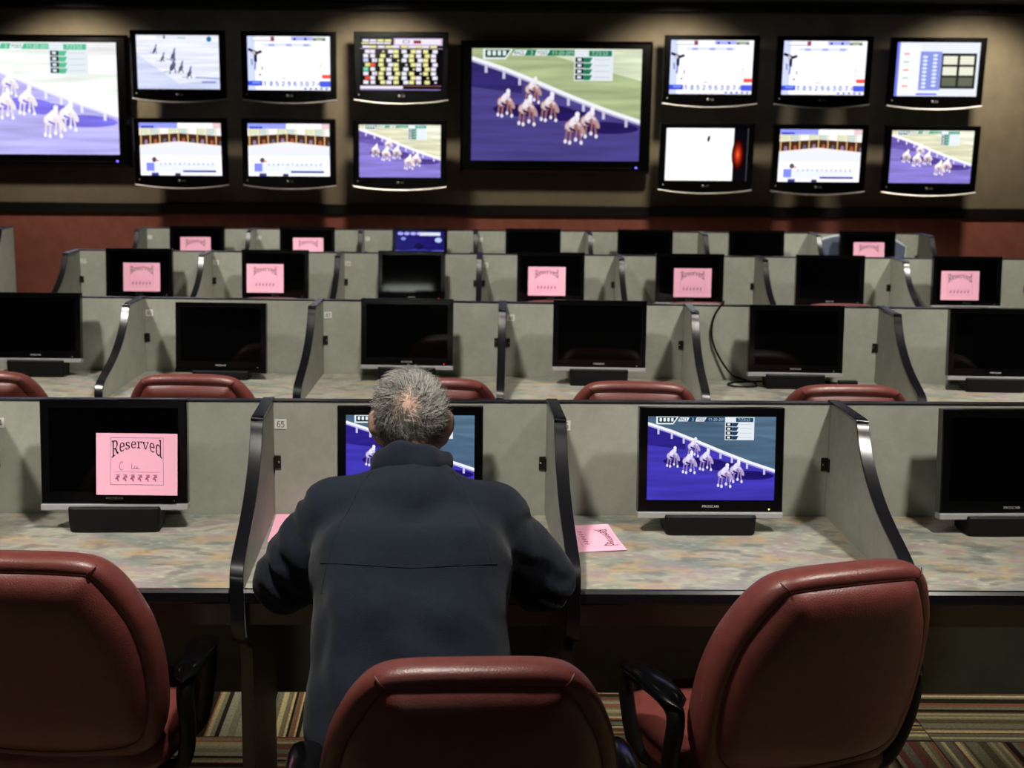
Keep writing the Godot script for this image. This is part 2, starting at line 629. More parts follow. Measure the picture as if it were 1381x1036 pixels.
# ------------------------------------------------------------------ carrel benches
func divider_profile() -> PackedVector2Array:
	# (depth z, height y), from the top at the back panel forward and down
	return PackedVector2Array([Vector2(-0.028, 1.072), Vector2(0.205, 1.072), Vector2(0.222, 1.066), Vector2(0.233, 1.052), Vector2(0.245, 1.03), Vector2(0.272, 0.995),
		Vector2(0.31, 0.96), Vector2(0.36, 0.925), Vector2(0.42, 0.893), Vector2(0.49, 0.865), Vector2(0.555, 0.843), Vector2(0.605, 0.823), Vector2(0.625, 0.805), Vector2(0.632, 0.78), Vector2(0.632, 0.68)])

func dense(p: PackedVector2Array) -> PackedVector2Array:
	# the S-curve drawn finer
	var out := PackedVector2Array([p[0]])
	for i in range(1, p.size() - 1):
		for k in 3:
			out.append(p[i].cubic_interpolate(p[i + 1], p[i - 1], p[mini(i + 2, p.size() - 1)], k / 3.0))
	out.append(p[p.size() - 1])
	return out

func divider_meshes() -> Array:
	var top := dense(divider_profile())
	var poly := PackedVector2Array(top)
	poly.append_array([Vector2(0.615, 0.645), Vector2(0.56, 0.625), Vector2(0.505, 0.59), Vector2(0.49, 0.54), Vector2(0.49, 0.0), Vector2(0.05, 0.0), Vector2(0.05, 0.25), Vector2(-0.026, 0.25), Vector2(-0.026, 1.068)])
	var s := begin()
	prism(s, poly, 0.0288, func(u: float, v: float, w: float) -> Vector3: return Vector3(-w, v, u))
	var slab := mesh_of(s, M.laminate)
	s = begin()
	var path := PackedVector2Array(top)
	path.append_array([Vector2(0.615, 0.645), Vector2(0.56, 0.625), Vector2(0.505, 0.59), Vector2(0.49, 0.54), Vector2(0.49, 0.002)])
	var faces := [[Vector2(-0.0155, -0.003), Vector2(-0.0155, 0.0022)], [Vector2(-0.0155, 0.0022), Vector2(-0.0143, 0.0034)], [Vector2(-0.0143, 0.0034), Vector2(0.0143, 0.0034)], [Vector2(0.0143, 0.0034), Vector2(0.0155, 0.0022)], [Vector2(0.0155, 0.0022), Vector2(0.0155, -0.003)]]
	for g in faces.size():
		var rings := []
		for i in path.size():
			var d := (path[mini(i + 1, path.size() - 1)] - path[maxi(i - 1, 0)]).normalized()
			var n := Vector2(-d.y, d.x)
			var ring := PackedVector3Array()
			for k: Vector2 in faces[g]:
				var p := path[i] + n * k.y
				ring.append(Vector3(k.x, p.y, p.x))
			rings.append(ring)
		loft(s, rings, false, true, false, g + 1)
	return [slab, mesh_of(s, M.edge_band)]

func build_benches() -> void:
	var dm := divider_meshes()
	var rows := [
		[-2.28, -1.517, -0.769, -0.014, 0.742, 1.50, 2.26],
		[-2.33, -1.572, -0.822, -0.064, 0.693, 1.478, 2.24, 3.0],
		[-2.395, -1.637, -0.887, -0.11, 0.666, 1.444, 2.202, 2.96],
		[-2.369, -1.619, -0.871, -0.098, 0.666, 1.437, 2.188, 2.939]]
	var labels := ["long grey laminate carrel bench in front, where the man in navy sits",
		"long grey laminate carrel bench in second row, just beyond the man",
		"long grey laminate carrel bench in third row with several pink cards",
		"long grey laminate carrel bench in far row beneath the televisions"]
	var first_number := [63, 45, 27, -1]
	for r in 4:
		bench(row_point(r, 0, 0, 0), -ROW_A[r], rows[r], labels[r], first_number[r], dm)
	bench(Vector3(-2.99, 0, -5.87), 0.0, [-1.52, -0.76, 0.0], "grey laminate end carrel across the aisle from far row, cut by frame", -1, dm)

func bench(at: Vector3, turn: float, xs: Array, label: String, number: int, dm: Array) -> void:
	var o := thing("carrel_bench", label, "carrel desk", at, turn, "rows of betting carrels")
	var a: float = xs[0]
	var b: float = xs[xs.size() - 1]
	var s := begin()
	# worktop with a dark rounded front edge
	box(s, Vector3((a + b) / 2, DESK - 0.016, 0.305), Vector3(b - a, 0.032, 0.60), 0.002)
	var top := done(s, "worktop", M.worktop, o)
	s = begin()
	var rings := []
	for x: float in [a, b]:
		var ring := PackedVector3Array()
		for p: Vector2 in [Vector2(0.605, DESK - 0.034), Vector2(0.613, DESK - 0.034), Vector2(0.619, DESK - 0.028), Vector2(0.619, DESK - 0.006), Vector2(0.613, DESK + 0.0005), Vector2(0.603, DESK + 0.0005)]:
			ring.append(Vector3(x, p.y, p.x))
		rings.append(ring)
	loft(s, rings, true, false, true)
	done(s, "front_edge", M.edge_band, top)
	s = begin()
	box(s, Vector3((a + b) / 2, DESK - 0.064, 0.575), Vector3(b - a, 0.06, 0.02))
	done(s, "apron", M.apron, o)
	for i in xs.size() - 1:
		var l: float = xs[i] + 0.0145
		var w: float = xs[i + 1] - xs[i] - 0.029
		s = begin()
		box(s, Vector3(l + w / 2, (0.25 + 1.068) / 2, -0.013), Vector3(w, 1.068 - 0.25, 0.026), 0.001)
		var panel := done(s, "back_panel", M.laminate, o)
		s = begin()
		box(s, Vector3(l + w / 2, 1.070, -0.013), Vector3(w, 0.005, 0.031), 0.0015)
		done(s, "top_cap", M.edge_band, panel)
		for side: float in [0.0, 1.0]:
			var bx := l + 0.0095 + side * (w - 0.019)
			s = begin()
			box(s, Vector3(bx, 0.905, 0.003), Vector3(0.018, 0.036, 0.004), 0.001)
			var sgn := 1.0 - 2.0 * side
			box(s, Vector3(bx - 0.0078 * sgn, 0.905, 0.013), Vector3(0.003, 0.036, 0.02), 0.001)
			done(s, "corner_bracket", M.bracket, panel)
			s = begin()
			lathe(s, [Vector2(0.0, 0.0), Vector2(0.004, 0.0005), Vector2(0.003, 0.002), Vector2(0.0, 0.003)], 8, Vector3(bx + 0.003 * sgn, 0.905, 0.0055), Basis(Vector3.RIGHT, PI / 2))
			done(s, "bracket_screw", M.chrome, panel)
		# number plate
		s = begin()
		box(s, Vector3(l + 0.019, 1.008, 0.0012), Vector3(0.032, 0.027, 0.0018), 0.0004)
		done(s, "number_plate", M.white_plastic, panel)
		if number >= 0:
			s = begin()
			lettering(s, str(number + i), sans, 0.017, func(u: float, v: float) -> Vector3: return Vector3(l + 0.019 + u, 0.9995 + v, 0.0024), 0.0195)
			done(s, "numerals", M.black_matte, panel)
	for x: float in xs:
		var d := put(dm[0], "divider", o, Vector3(x, 0, 0))
		put(dm[1], "edge_trim", d)

# ------------------------------------------------------------------ pictures shown on the screens
const PW := 768
const PH := 480

func pic(c: Color) -> Image:
	var im := Image.create(PW, PH, false, Image.FORMAT_RGB8)
	im.fill(c)
	return im

func rect(im: Image, x: float, y: float, w: float, h: float, c: Color) -> void:
	im.fill_rect(Rect2i(int(x * PW), int(y * PH), maxi(1, int(w * PW)), maxi(1, int(h * PH))), c)

func poly(im: Image, pts: Array, c: Color) -> void:
	# normalised points
	var lo := 1e9
	var hi := -1e9
	for p: Vector2 in pts:
		lo = minf(lo, p.y * PH)
		hi = maxf(hi, p.y * PH)
	for y in range(maxi(0, int(lo)), mini(PH - 1, int(hi)) + 1):
		var xs := []
		for i in pts.size():
			var a: Vector2 = pts[i] * Vector2(PW, PH)
			var b: Vector2 = pts[(i + 1) % pts.size()] * Vector2(PW, PH)
			if (a.y <= y + 0.5) != (b.y <= y + 0.5):
				xs.append(a.x + (y + 0.5 - a.y) / (b.y - a.y) * (b.x - a.x))
		xs.sort()
		for i in range(0, xs.size() - 1, 2):
			var w := int(round(xs[i + 1])) - int(round(xs[i]))
			if w > 0:
				im.fill_rect(Rect2i(int(round(xs[i])), y, w, 1), c)

func blob(im: Image, x: float, y: float, rx: float, ry: float, c: Color, lean := 0.0) -> void:
	var pts := []
	for k in 18:
		var a := TAU * k / 18
		var d := Vector2(cos(a) * rx, sin(a) * ry)
		pts.append(Vector2(x + d.x + d.y * lean, y + d.y))
	poly(im, pts, c)

func stroke(im: Image, a: Vector2, b: Vector2, w: float, c: Color) -> void:
	var d := (b - a) * Vector2(PW, PH)
	var n := Vector2(-d.y, d.x).normalized() * w * PH / 2.0 / Vector2(PW, PH)
	poly(im, [a + n, b + n, b - n, a - n], c)

func words(im: Image, text: String, x: float, y: float, h: float, c: Color) -> void:
	# x, y: left end of the baseline
	var d := text_points(text, sans, h)
	var p: PackedVector2Array = d.tris
	var k := float(PH) / PW
	var off: float = d.width / 2.0
	for i in range(0, p.size(), 3):
		var q := []
		for j in 3:
			q.append(Vector2(x + (p[i + j].x + off) * k, y - p[i + j].y))
		poly(im, q, c)

func streaks(im: Image, amount: float, seed_: int, stretch: float) -> void:
	var n := noise(seed_, 0.01, 3)
	for y in PH:
		for x in range(0, PW, 6):
			var t := 1.0 + amount * n.get_noise_2d(x / stretch + y * 0.25, y * 2.0)
			var c := im.get_pixel(x + 2, y)
			im.fill_rect(Rect2i(x, y, 6, 1), Color(c.r * t, c.g * t, c.b * t))

func screen_material(im: Image, energy: float) -> StandardMaterial3D:
	im.resize(PW / 2, PH / 2, Image.INTERPOLATE_LANCZOS)
	var m := mat(Color(0.01, 0.01, 0.01), 0.12, 0.0, 0.3)
	m.emission_enabled = true
	m.emission = Color.BLACK
	m.emission_texture = tex(im)
	m.emission_energy_multiplier = energy
	m.texture_repeat = false
	return m

func race_picture(track: Color, track_dark: Color, grass: Color, grass_far: Color, rail: Color, horse: Color, jockey: Color, bar: Color, seed_: int) -> Image:
	var im := pic(track)
	poly(im, [Vector2(0, 0.12), Vector2(0.3, 0.28), Vector2(0.3, 0.40), Vector2(0, 0.34)], track.lerp(track_dark, 0.6))
	var line := [Vector2(0, 0.085), Vector2(0.2, 0.185), Vector2(0.4, 0.305), Vector2(0.6, 0.43), Vector2(0.8, 0.545), Vector2(1.0, 0.645)]
	var g := [Vector2(0, 0), Vector2(1, 0)]
	var back := line.duplicate()
	back.reverse()
	g.append_array(back)
	poly(im, g, grass)
	poly(im, [Vector2(0.35, 0.0), Vector2(1, 0), Vector2(1, 0.28), Vector2(0.7, 0.16)], grass_far)
	for h in [[0.21, 0.53, 0.13], [0.40, 0.53, 0.16], [0.51, 0.57, 0.16], [0.74, 0.68, 0.2]]:
		blob(im, h[0] + 0.05, h[1] + 0.02, h[2], 0.055, track_dark, 0.6)
	streaks(im, 0.16, seed_, 7.0)
	for i in 5:
		stroke(im, line[i], line[i + 1] + Vector2(0.004, 0.002), 0.034, rail)
		stroke(im, line[i] + Vector2(0, 0.026), line[i + 1] + Vector2(0.004, 0.028), 0.012, rail.lerp(track, 0.35))
	for u: float in [0.085, 0.19, 0.285, 0.475, 0.575, 0.665, 0.785, 0.92]:
		var k := int(u * 5)
		var y: float = lerpf(line[k].y, line[k + 1].y, u * 5 - k)
		rect(im, u - 0.009, y + 0.015, 0.018, 0.075, rail.lerp(track, 0.25))
	for h in [[0.365, 0.34, 0.9], [0.205, 0.455, 0.95], [0.335, 0.515, 1.05], [0.465, 0.485, 1.0], [0.705, 0.62, 1.05], [0.615, 0.67, 1.1]]:
		var x: float = h[0]
		var y: float = h[1]
		var k: float = h[2]
		blob(im, x - 0.012 * k, y + 0.01, 0.045 * k, 0.055 * k, horse, -0.15)
		blob(im, x + 0.032 * k, y + 0.03 * k, 0.017 * k, 0.055 * k, horse.lerp(jockey, 0.35), 0.3)
		blob(im, x - 0.028 * k, y + 0.02, 0.024 * k, 0.04 * k, jockey.lerp(horse, 0.3))
		for q in [[-0.042, 0.10, -0.05, 0.14], [-0.02, 0.09, -0.026, 0.15], [0.026, 0.09, 0.036, 0.15], [0.012, 0.09, 0.006, 0.125]]:
			stroke(im, Vector2(x + q[0] * k, y + 0.045), Vector2(x + q[2] * k, y + q[3] * k), 0.018, horse)
			blob(im, x + q[2] * k, y + q[3] * k, 0.009 * k, 0.018 * k, jockey)
		blob(im, x - 0.004, y - 0.03 * k, 0.024 * k, 0.042 * k, jockey, -0.35)
		stroke(im, Vector2(x, y - 0.03 * k), Vector2(x + 0.03 * k, y + 0.01 * k), 0.02, jockey.lerp(horse, 0.2))
		stroke(im, Vector2(x - 0.03 * k, y + 0.03 * k), Vector2(x + 0.005, y + 0.055 * k), 0.018, track_dark)
		blob(im, x + 0.012 * k, y - 0.08 * k, 0.013 * k, 0.024 * k, jockey.lerp(Color.WHITE, 0.5))
	# the broadcaster's caption bar and the running order
	rect(im, 0.24, 0.012, 0.59, 0.052, bar)
	poly(im, [Vector2(0.065, 0.005), Vector2(0.24, 0.005), Vector2(0.20, 0.095), Vector2(0.065, 0.095)], Color(0.92, 0.95, 0.97))
	poly(im, [Vector2(0.08, 0.012), Vector2(0.225, 0.012), Vector2(0.195, 0.08), Vector2(0.08, 0.08)], bar.darkened(0.5))
	for k in 4:
		rect(im, 0.092 + k * 0.03, 0.02, 0.02, 0.045, Color(0.9, 0.95, 0.95))
	poly(im, [Vector2(0.25, 0.012), Vector2(0.325, 0.012), Vector2(0.31, 0.06), Vector2(0.235, 0.06)], Color(0.93, 0.94, 0.98))
	words(im, "RACE", 0.25, 0.052, 0.03, bar.darkened(0.4))
	words(im, "3", 0.343, 0.054, 0.036, Color.WHITE)
	poly(im, [Vector2(0.38, 0.012), Vector2(0.46, 0.012), Vector2(0.44, 0.06), Vector2(0.37, 0.06)], Color(0.93, 0.94, 0.98))
	words(im, "POST", 0.385, 0.052, 0.03, bar.darkened(0.4))
	words(im, "11-20-2013", 0.472, 0.053, 0.034, Color.WHITE)
	rect(im, 0.603, 0.008, 0.23, 0.275, Color(0.90, 0.93, 0.96))
	rect(im, 0.69, 0.015, 0.135, 0.05, bar)
	words(im, "7:23:53", 0.705, 0.056, 0.035, Color.WHITE)
	for k in 4:
		var y := 0.075 + k * 0.052
		rect(im, 0.61, y, 0.05, 0.043, bar.darkened(0.75))
		poly(im, [Vector2(0.66, y), Vector2(0.71, y), Vector2(0.695, y + 0.043), Vector2(0.66, y + 0.043)], bar)
		rect(im, 0.622, y + 0.008, 0.024, 0.027, Color(0.9, 0.92, 1.0))
		rect(im, 0.72, y + 0.018, 0.095, 0.006, Color(0.72, 0.74, 0.8))
	return im

func info_picture() -> Image:
	var im := pic(Color(0.98, 0.98, 1.0))
	rect(im, 0, 0, 0.09, 1, Color(0.80, 0.84, 1.0))
	rect(im, 0.06, 0.02, 0.23, 0.07, Color(0.55, 0.55, 0.6))
	rect(im, 0.065, 0.025, 0.22, 0.05, Color(0.98, 0.98, 1.0))
	rect(im, 0.285, 0.01, 0.045, 0.085, Color(0.55, 0.25, 0.35))
	rect(im, 0.53, 0.01, 0.26, 0.07, Color(0.66, 0.68, 0.98))
	rect(im, 0.56, 0.03, 0.025, 0.045, Color(0.1, 0.1, 0.5))
	rect(im, 0.69, 0.03, 0.03, 0.045, Color(0.1, 0.1, 0.5))
	rect(im, 0.79, 0.02, 0.16, 0.06, Color(0.62, 0.66, 0.58))
	rect(im, 0.80, 0.055, 0.03, 0.025, Color(0.2, 0.25, 0.2))
	rect(im, 0.91, 0.055, 0.035, 0.025, Color(0.2, 0.25, 0.2))
	rect(im, 0.19, 0.13, 0.6, 0.06, Color(0.86, 0.88, 1.0))
	for k in 3:
		rect(im, 0.26 + k * 0.21, 0.145, 0.07, 0.04, Color(0.62, 0.64, 0.9))
	# a horse and rider cut-out
	var ink := Color(0.12, 0.08, 0.22)
	stroke(im, Vector2(0.01, 0.24), Vector2(0.10, 0.30), 0.05, ink)
	stroke(im, Vector2(0.10, 0.32), Vector2(0.17, 0.28), 0.05, ink)
	stroke(im, Vector2(0.095, 0.28), Vector2(0.095, 0.48), 0.06, ink)
	stroke(im, Vector2(0.095, 0.46), Vector2(0.085, 0.62), 0.03, Color(0.4, 0.4, 0.75))
	blob(im, 0.075, 0.31, 0.022, 0.04, Color(0.75, 0.72, 0.7))
	stroke(im, Vector2(0.045, 0.42), Vector2(0.055, 0.54), 0.03, Color(0.45, 0.55, 0.6))
	rect(im, 0.17, 0.56, 0.012, 0.07, Color(0.4, 0.4, 0.45))
	rect(im, 0.135, 0.70, 0.025, 0.03, Color(0.4, 0.4, 0.45))
	rect(im, 0.88, 0.52, 0.012, 0.02, Color(0.3, 0.3, 0.3))
	rect(im, 0.884, 0.52, 0.005, 0.2, Color(0.55, 0.55, 0.55))
	rect(im, 0.90, 0.71, 0.10, 0.07, Color(0.95, 0.32, 0.25))
	rect(im, 0.41, 0.775, 0.06, 0.012, Color(0.45, 0.45, 0.5))
	rect(im, 0.0, 0.83, 0.17, 0.09, Color(0.24, 0.28, 0.85))
	rect(im, 0.05, 0.85, 0.10, 0.03, Color(0.5, 0.62, 0.95))
	for k in 10:
		var x := 0.19 + k * 0.073
		rect(im, x - 0.01, 0.83, 0.045, 0.1, Color(0.90, 0.92, 1.0))
		words(im, str((k * 7 + 1) % 10), x, 0.925, 0.09, Color(0.09, 0.09, 0.55))
	rect(im, 0.88, 0.83, 0.12, 0.11, Color(0.3, 0.36, 0.9))
	for k in 5:
		rect(im, 0.68 + k * 0.065, 0.955, 0.03, 0.035, Color(0.35, 0.4, 0.85))
	return im

func gate_picture() -> Image:
	var im := pic(Color(0.95, 0.95, 0.97))
	rect(im, 0, 0, 0.47, 0.10, Color(0.55, 0.58, 0.92))
	rect(im, 0.02, 0.06, 0.16, 0.05, Color(0.2, 0.24, 0.7))
	rect(im, 0.90, 0, 0.1, 0.1, Color(0.86, 0.74, 0.76))
	# stalls under a roof, curving round the yard
	var roof := []
	var foot := []
	for k in 21:
		var u := k / 20.0
		var v := absf(u - 0.48)
		roof.append(Vector2(u, 0.195 + v * 0.09))
		foot.append(Vector2(u, 0.36 + v * 0.16))
	var p := roof.duplicate()
	var q := foot.duplicate()
	q.reverse()
	p.append_array(q)
	poly(im, p, Color(0.26, 0.15, 0.10))
	for k in 9:
		var u := 0.02 + k * 0.115
		var v := absf(u - 0.42)
		poly(im, [Vector2(u, 0.10), Vector2(u + 0.10, 0.10), Vector2(u + 0.10, 0.19 + v * 0.08), Vector2(u, 0.19 + v * 0.08)], [Color(0.80, 0.82, 0.70), Color(0.72, 0.79, 0.76), Color(0.90, 0.92, 0.92)][k % 3])
		rect(im, u - 0.008, 0.09, 0.014, 0.29 + v * 0.16, Color(0.86, 0.72, 0.48))
		blob(im, u + 0.06, 0.32 + v * 0.12, 0.022, 0.05, [Color(0.55, 0.45, 0.6), Color(0.62, 0.32, 0.24), Color(0.34, 0.34, 0.44)][k % 3])
	for k in 20:
		stroke(im, foot[k], foot[k + 1], 0.03, Color(0.93, 0.84, 0.76))
	var yard := foot.duplicate()
	yard.append_array([Vector2(1, 0.62), Vector2(0, 0.62)])
	poly(im, yard, Color(0.86, 0.87, 0.92))
	rect(im, 0.07, 0.76, 0.86, 0.19, Color(0.86, 0.88, 1.0))
	rect(im, 0.07, 0.76, 0.10, 0.16, Color(0.48, 0.52, 0.94))
	blob(im, 0.17, 0.70, 0.03, 0.05, Color(0.35, 0.28, 0.34))
	rect(im, 0.20, 0.71, 0.03, 0.03, Color(0.9, 0.45, 0.35))
	for k in 12:
		words(im, str((k * 3 + 2) % 10), 0.24 + k * 0.058, 0.80, 0.045, Color(0.15, 0.15, 0.5))
		rect(im, 0.25 + k * 0.058, 0.715, 0.012, 0.02, [Color(0.95, 0.6, 0.3), Color(0.5, 0.6, 0.5), Color(0.9, 0.4, 0.35)][k % 3])
	rect(im, 0.52, 0.905, 0.41, 0.035, Color(0.10, 0.10, 0.42))
	rect(im, 0.13, 0.95, 0.09, 0.05, Color(0.25, 0.22, 0.5))
	rect(im, 0.42, 0.96, 0.07, 0.04, Color(0.06, 0.06, 0.2))
	return im

func odds_picture() -> Image:
	var im := pic(Color(0.02, 0.015, 0.04))
	var cream := Color(0.95, 0.93, 0.62)
	var white := Color(0.96, 0.94, 1.0)
	for k in 4:
		rect(im, 0.03 + k * 0.09, 0.05, 0.08, 0.045, cream if k > 1 else white)
		rect(im, 0.02 + k * 0.09, 0.105, 0.085, 0.035, white if k > 0 else cream)
	rect(im, 0.41, 0.03, 0.59, 0.135, Color(0.86, 0.75, 0.90))
	rect(im, 0.43, 0.05, 0.55, 0.09, white)
	rect(im, 0.52, 0.07, 0.08, 0.05, Color(0.3, 0.25, 0.35))
	rect(im, 0.53, 0.075, 0.06, 0.04, white)
	rect(im, 0.65, 0.07, 0.09, 0.055, Color(0.55, 0.05, 0.2))
	rect(im, 0.0, 0.215, 1.0, 0.012, Color(0.8, 0.7, 0.85))
	for c in 10:
		var x: float = [0.04, 0.125, 0.225, 0.32, 0.405, 0.505, 0.595, 0.68, 0.765, 0.86][c]
		rect(im, x - 0.01, 0.165, 0.085, 0.045, white if c % 2 == 0 else cream)
		for r in 8:
			var y := 0.24 + r * 0.082
			var col := cream if c in [2, 4, 6, 8] else white
			if c == 0:
				col = [white, white, Color(0.8, 0.8, 1.0), Color(0.9, 0.9, 0.5), Color(0.5, 0.85, 0.7), white, Color(0.9, 0.3, 0.25), white][r]
			if c == 1 and r == 3:
				col = Color(0.95, 0.35, 0.25)
			if c > 1 and r == c - 2:
				rect(im, x + 0.045, y + 0.02, 0.025, 0.035, col)
				continue
			rect(im, x + (0.02 if (r + c) % 3 == 0 else 0.0), y, 0.062, 0.070, col)
	rect(im, 0.18, 0.22, 0.006, 0.68, Color(0.45, 0.33, 0.3))
	rect(im, 0.0, 0.915, 0.52, 0.06, white)
	rect(im, 0.52, 0.91, 0.47, 0.015, Color(0.6, 0.4, 0.4))
	rect(im, 0.0, 0.978, 0.98, 0.018, Color(0.65, 0.55, 0.8))
	return im

func snow_picture() -> Image:
	var im := pic(Color(0.93, 0.94, 1.0))
	poly(im, [Vector2(0, 0.35), Vector2(0.5, 0.9), Vector2(1, 0.8), Vector2(1, 1), Vector2(0, 1)], Color(0.83, 0.86, 0.98))
	streaks(im, 0.1, 5, 9.0)
	for h in [[0.22, 0.25, 0.7], [0.31, 0.40, 0.7], [0.44, 0.35, 0.9], [0.43, 0.55, 1.2], [0.53, 0.58, 0.9], [0.63, 0.68, 0.9]]:
		var x: float = h[0]
		var y: float = h[1]
		var k: float = h[2]
		var c := Color(0.24, 0.24, 0.36)
		blob(im, x, y + 0.03, 0.026 * k, 0.07 * k, c.lerp(Color(0.9, 0.9, 1.0), 0.15), -0.25)
		blob(im, x + 0.014, y - 0.06 * k, 0.013 * k, 0.07 * k, Color(0.42, 0.45, 0.62), -0.2)
		stroke(im, Vector2(x - 0.02 * k, y + 0.06), Vector2(x - 0.03 * k, y + 0.14 * k), 0.02, c)
		stroke(im, Vector2(x + 0.02 * k, y + 0.06), Vector2(x + 0.03 * k, y + 0.13 * k), 0.016, c)
		stroke(im, Vector2(x - 0.10 * k, y + 0.11 * k), Vector2(x - 0.02, y + 0.10 * k), 0.015, Color(0.62, 0.65, 0.80))
	stroke(im, Vector2(0.7, 0.78), Vector2(1, 0.80), 0.03, Color(0.62, 0.66, 0.86))
	stroke(im, Vector2(0.78, 0.87), Vector2(0.95, 0.87), 0.03, Color(0.5, 0.52, 0.78))
	rect(im, 0.05, 0.02, 0.2, 0.05, Color(0.99, 0.99, 1.0))
	rect(im, 0.33, 0.01, 0.02, 0.06, Color(0.2, 0.2, 0.3))
	rect(im, 0.5, 0.03, 0.1, 0.04, Color(0.75, 0.85, 0.85))
	blob(im, 0.88, 0.07, 0.03, 0.05, Color(0.15, 0.45, 0.62))
	return im

func flare_picture() -> Image:
	var im := pic(Color(1, 1, 0.99))
	blob(im, 0.52, 0.2, 0.017, 0.06, Color(0.16, 0.14, 0.3), -0.1)
	blob(im, 0.31, 0.24, 0.006, 0.01, Color(0.3, 0.3, 0.3))
	rect(im, 0.83, 0, 0.17, 1, Color(0.03, 0.02, 0.05))
	for k in 12:
		var t := 1.0 - k / 12.0
		blob(im, 0.885, 0.5, 0.075 * t, 0.30 * t, Color(0.95 * (1 - t) + 0.12, 0.42 * pow(1 - t, 1.5), 0.25 * pow(1 - t, 2.0)))
	return im

func chart_picture() -> Image:
	var im := pic(Color(0.93, 0.95, 1.0))
	rect(im, 0, 0, 0.04, 1, Color(0.45, 0.5, 0.95))
	rect(im, 0.04, 0.05, 0.25, 0.9, Color(0.98, 0.99, 1.0))
	for k in 5:
		rect(im, 0.09, 0.2 + k * 0.15, 0.07, 0.03, Color(0.95, 0.6, 0.5) if k % 2 == 0 else Color(0.75, 0.8, 0.78))
	rect(im, 0.29, 0.17, 0.26, 0.72, Color(0.55, 0.6, 0.9))
	for k in 9:
		blob(im, 0.35, 0.27 + k * 0.07, 0.03, 0.025, Color(0.9, 0.93, 1.0))
		blob(im, 0.47, 0.24 + k * 0.07, 0.03, 0.025, Color(0.9, 0.93, 1.0))
	rect(im, 0.55, 0.2, 0.42, 0.66, Color(0.16, 0.18, 0.14))
	for r in 3:
		for c in 2:
			rect(im, 0.57 + c * 0.2, 0.25 + r * 0.2, 0.17, 0.16, Color(0.93, 0.93, 0.86) if r < 2 else Color(0.4, 0.42, 0.36))
	rect(im, 0.27, 0.95, 0.25, 0.03, Color(0.35, 0.36, 0.95))
	return im

func lobby_picture() -> Image:
	var im := pic(Color(0.11, 0.09, 0.42))
	rect(im, 0, 0.6, 1, 0.4, Color(0.44, 0.44, 0.86))
	poly(im, [Vector2(0, 0.62), Vector2(0.5, 0.54), Vector2(1, 0.68), Vector2(1, 0.74), Vector2(0.5, 0.62), Vector2(0, 0.68)], Color(0.22, 0.2, 0.58))
	for k in 4:
		blob(im, 0.1 + k * 0.13, 0.08, 0.06, 0.05, Color(0.72, 0.72, 1.0))
	rect(im, 0.5, 0.04, 0.42, 0.11, Color(0.86, 0.88, 1.0))
	blob(im, 0.16, 0.24, 0.05, 0.05, Color(0.55, 0.62, 0.95))
	blob(im, 0.88, 0.28, 0.07, 0.08, Color(0.75, 0.85, 1.0))
	blob(im, 0.48, 0.48, 0.1, 0.1, Color(0.06, 0.05, 0.25))
	streaks(im, 0.12, 9, 5.0)
	return im

# ------------------------------------------------------------------ televisions on the wall
func ring_prism(s: SurfaceTool, outer: PackedVector2Array, inner: PackedVector2Array, z0: float, z1: float, bevel: float) -> void:
	# frame with matched outer and inner points (counter-clockwise seen from +z), from z0 (back) to z1 (front)
	var n := outer.size()
	s.set_smooth_group(-1)
	var lip := inset(outer, bevel)
	for i in n:
		var k := (i + 1) % n
		var f := func(p: Vector2, z: float) -> Vector3: return Vector3(p.x, p.y, z)
		quad(s, f.call(outer[i], z0), f.call(outer[k], z0), f.call(outer[k], z1 - bevel), f.call(outer[i], z1 - bevel))
		quad(s, f.call(outer[i], z1 - bevel), f.call(outer[k], z1 - bevel), f.call(lip[k], z1), f.call(lip[i], z1))
		quad(s, f.call(lip[i], z1), f.call(lip[k], z1), f.call(inner[k], z1), f.call(inner[i], z1))
		quad(s, f.call(inner[i], z1), f.call(inner[k], z1), f.call(inner[k], z1 - 0.012), f.call(inner[i], z1 - 0.012))
		quad(s, f.call(outer[k], z0), f.call(outer[i], z0), f.call(inner[i], z0), f.call(inner[k], z0))

func smile(w: float, y0: float, y1: float, sag: float) -> PackedVector2Array:
	var p := PackedVector2Array()
	for k in 13:
		var u := -1.0 + k / 6.0
		p.append(Vector2(u * w / 2, y0 - sag * (1.0 - u * u)))
	p.append_array([Vector2(w / 2, (y0 + y1) / 2), Vector2(w / 2, y1), Vector2(0, y1), Vector2(-w / 2, y1), Vector2(-w / 2, (y0 + y1) / 2)])
	return p

